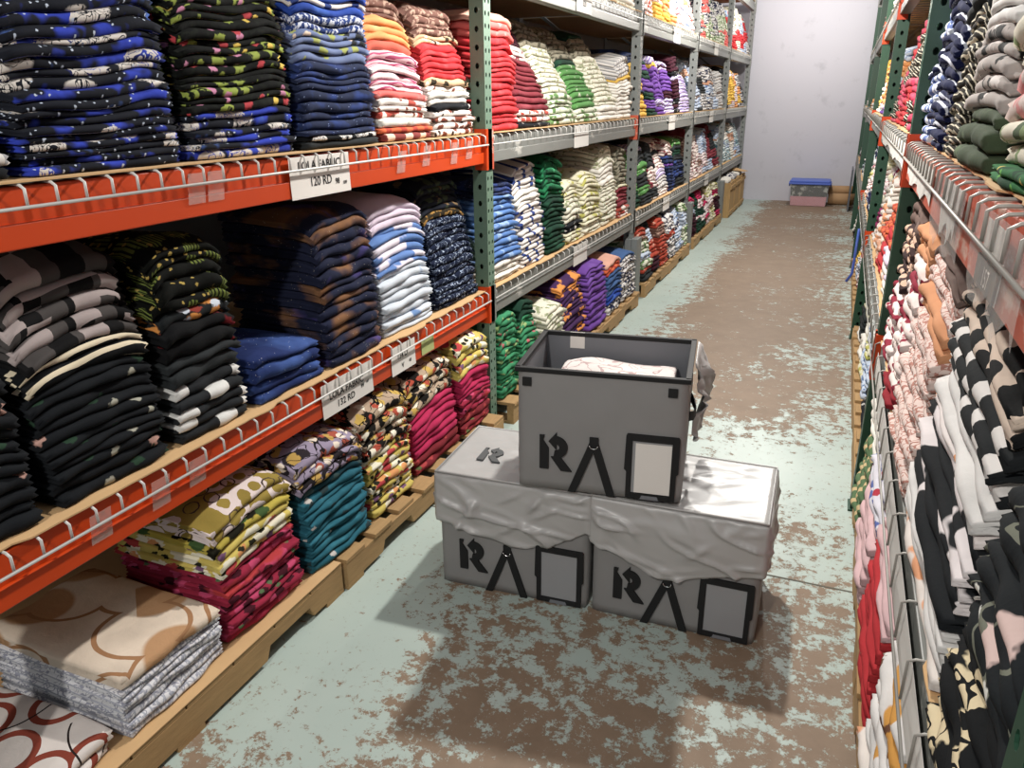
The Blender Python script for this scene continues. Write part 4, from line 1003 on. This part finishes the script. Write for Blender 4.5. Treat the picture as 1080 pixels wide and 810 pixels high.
# cloth lying in the open bin
cs = Stack('L', .60, -.205, .205, .795, [('pinkline', 5)], depth=.32, xf=0, lean=0, sag=0)
fabric('pinkline', 'white with fine pink lines', '#d8cfca', ('vein', '#b39a98', 15, .020), bump=.4)
cr_ = math.radians(7.6)
for k in range(5):
    V, F, UV = cs.build(k, 0)
    V = [(-y + .02, x + .185, z) for x, y, z in V]
    V = [(-.622 + x * math.cos(cr_) - y * math.sin(cr_), 2.337 + x * math.sin(cr_) + y * math.cos(cr_), z) for x, y, z in V]
    o = cloth('folded_fabric', V, F, UV, [MATS['pinkline']])
    c = np.array(V).mean(0); o.location = c; o.data.transform(Matrix.Translation(-Vector(c)))
    tag(o, 'white pink-lined fabric in the open grey bin, ' + ('topmost of its pile' if k == 4 else ORD[5 - k] + ' from top'), 'fabric', 'folded fabrics in the open bin')

# ------------------------------------------------------------------ far end of the aisle
t = thing('storage_tote', 'clear plastic tote with blue lid on the floor by the back wall', 'storage tote', (-.42, 13.55, 0))
V = []; w0, w1, d0, d1, h = .27, .29, .19, .21, .34
def frus(mb, w0, w1, d0, d1, z0, z1):
    mb.add([(-w0, -d0, z0), (w0, -d0, z0), (w0, d0, z0), (-w0, d0, z0), (-w1, -d1, z1), (w1, -d1, z1), (w1, d1, z1), (-w1, d1, z1)], [(0, 3, 2, 1), (4, 5, 6, 7), (0, 1, 5, 4), (1, 2, 6, 5), (2, 3, 7, 6), (3, 0, 4, 7)])
mb = MB(); frus(mb, .27, .295, .19, .21, .0, .335); mb.build('tub', m_clear, t, bevel=.01)
mb = MB(); mb.box(-.315, .315, -.225, .225, .335, .365); mb.box(-.30, .30, -.215, .215, .365, .40); mb.box(-.32, -.30, -.06, .06, .29, .37); mb.box(.30, .32, -.06, .06, .29, .37); mb.build('lid', m_blue, t, bevel=.012)
mb = MB(); frus(mb, .262, .272, .182, .19, .006, .15)
o = mb.build('folded_cloth', simple('pink_cloth', '#c08a90', .9, nscale=6, namp=.2)); o.location = (-.42, 13.55, 0); tag(o, 'pink cloth at the bottom of the clear tote', 'fabric')
mb = MB(); frus(mb, .270, .280, .188, .198, .152, .315)
o = mb.build('folded_cloth', scuffed('grey_cloth', '#4a4b46', '#a9aaa2', .52, .9, 7)); o.location = (-.42, 13.55, 0); tag(o, 'dark grey cloth on top inside the clear tote', 'fabric')
m_roll = simple('brown_roll_paper', '#a5835f', .8, nscale=5, namp=.15)
for k, (x, y, z, L, r) in enumerate(((.03, 13.72, .09, .36, .09), (.03, 13.86, .215, .40, .07))):
    mb = MB(); mb.tube([(x - L / 2 + .02, y, z), (x + L / 2 + .05, y, z)], r, 20)
    tag(mb.build('paper_roll', m_roll, None, True), 'brown paper roll on the floor right of the clear tote' if k == 0 else 'thinner brown paper roll on top behind the clear tote', 'roll')
mb = MB(); mb.box(.165, .185, 12.9, 13.5, 0, .62)
tag(mb.build('grey_panel', simple('grey_board', '#5b5f66', .6), None, bevel=.004), 'dark grey board standing at far end of the right rack', 'board')
# wooden crates of cloth in the last left bay
for k, (y, lb) in enumerate(((11.62, 'wooden crate of scraps nearest the grey post, far left'), (12.22, 'wooden crate of scraps in the middle, far left'), (12.85, 'wooden crate of scraps nearest the back wall, far left'))):
    t = thing('wooden_crate', lb, 'crate', (-1.70, y + .27, 0), group='wooden crates at the far left'); w, d, h = .26, .25, .50
    for nm, X0 in (('front_slat', w), ('rear_slat', -w - .016)):
        for q in range(4):
            mb = MB(); yy = -d + q * (2 * d) / 4 + .01; mb.box(X0, X0 + .016, yy, yy + .105, 0, h); mb.build(nm, m_wood2, t)
    for nm, Y0 in (('near_panel', -d), ('far_panel', d - .016)):
        mb = MB(); mb.box(-w, w, Y0, Y0 + .016, 0, h - .01); mb.build(nm, m_wood2, t)
    for z in (.04, .40):
        mb = MB(); mb.box(w + .016, w + .03, -d, d, z, z + .05); mb.build('crosspiece', m_wood2, t)
    mb = MB(); mb.box(-w, w, -d + .018, d - .018, .015, .03); mb.build('floor_board', m_wood2, t)
    r = random.Random(k)
    for q in range(5):
        st = Stack('L', .03 + .0, y + .04, y + .50, .55, [(r.choice(['navywhite', 'ivory', 'orange', 'tealwhite', 'ivory']), 1)], depth=.42, xf=-1.46, lean=0, sag=0)
        st.z0 = .035 + q * .105; st.t = [.10]
        V, F, UV = st.build(0, 1); m = st.lay[0][0]
        o = cloth('folded_fabric', V, F, UV, [MATS[m]]); c = np.array(V).mean(0); o.location = c; o.data.transform(Matrix.Translation(-Vector(c)))
        tag(o, f'{LOOK[m]} fabric, {"topmost" if q == 4 else ORD[5 - q] + " from top"} in {["the crate nearest the grey post", "the middle crate", "the crate nearest the back wall"][k]}', 'fabric', 'fabrics in the far wooden crates')
mb = MB(); mb.add([(-1.80, 12.95, .585), (-1.40, 12.95, .545), (-1.37, 13.25, .53), (-1.80, 13.30, .62), (-1.80, 12.95, .59), (-1.40, 12.95, .55), (-1.37, 13.25, .535), (-1.80, 13.30, .625)], [(0, 1, 2, 3), (4, 7, 6, 5), (0, 4, 5, 1), (1, 5, 6, 2), (2, 6, 7, 3), (3, 7, 4, 0)])
tag(mb.build('cardboard_flap', m_card), 'tan cardboard piece lying on the farthest wooden crate', 'cardboard')
mb = MB(); mb.tube([(.205, 7.0, .62), (.20, 6.99, .40), (.198, 6.98, .25), (.16, 6.97, .18)], .012, 5)
tag(mb.build('blue_strap', m_blue, None, True), 'blue strap hanging low from the right rack beyond green upright', 'strap')
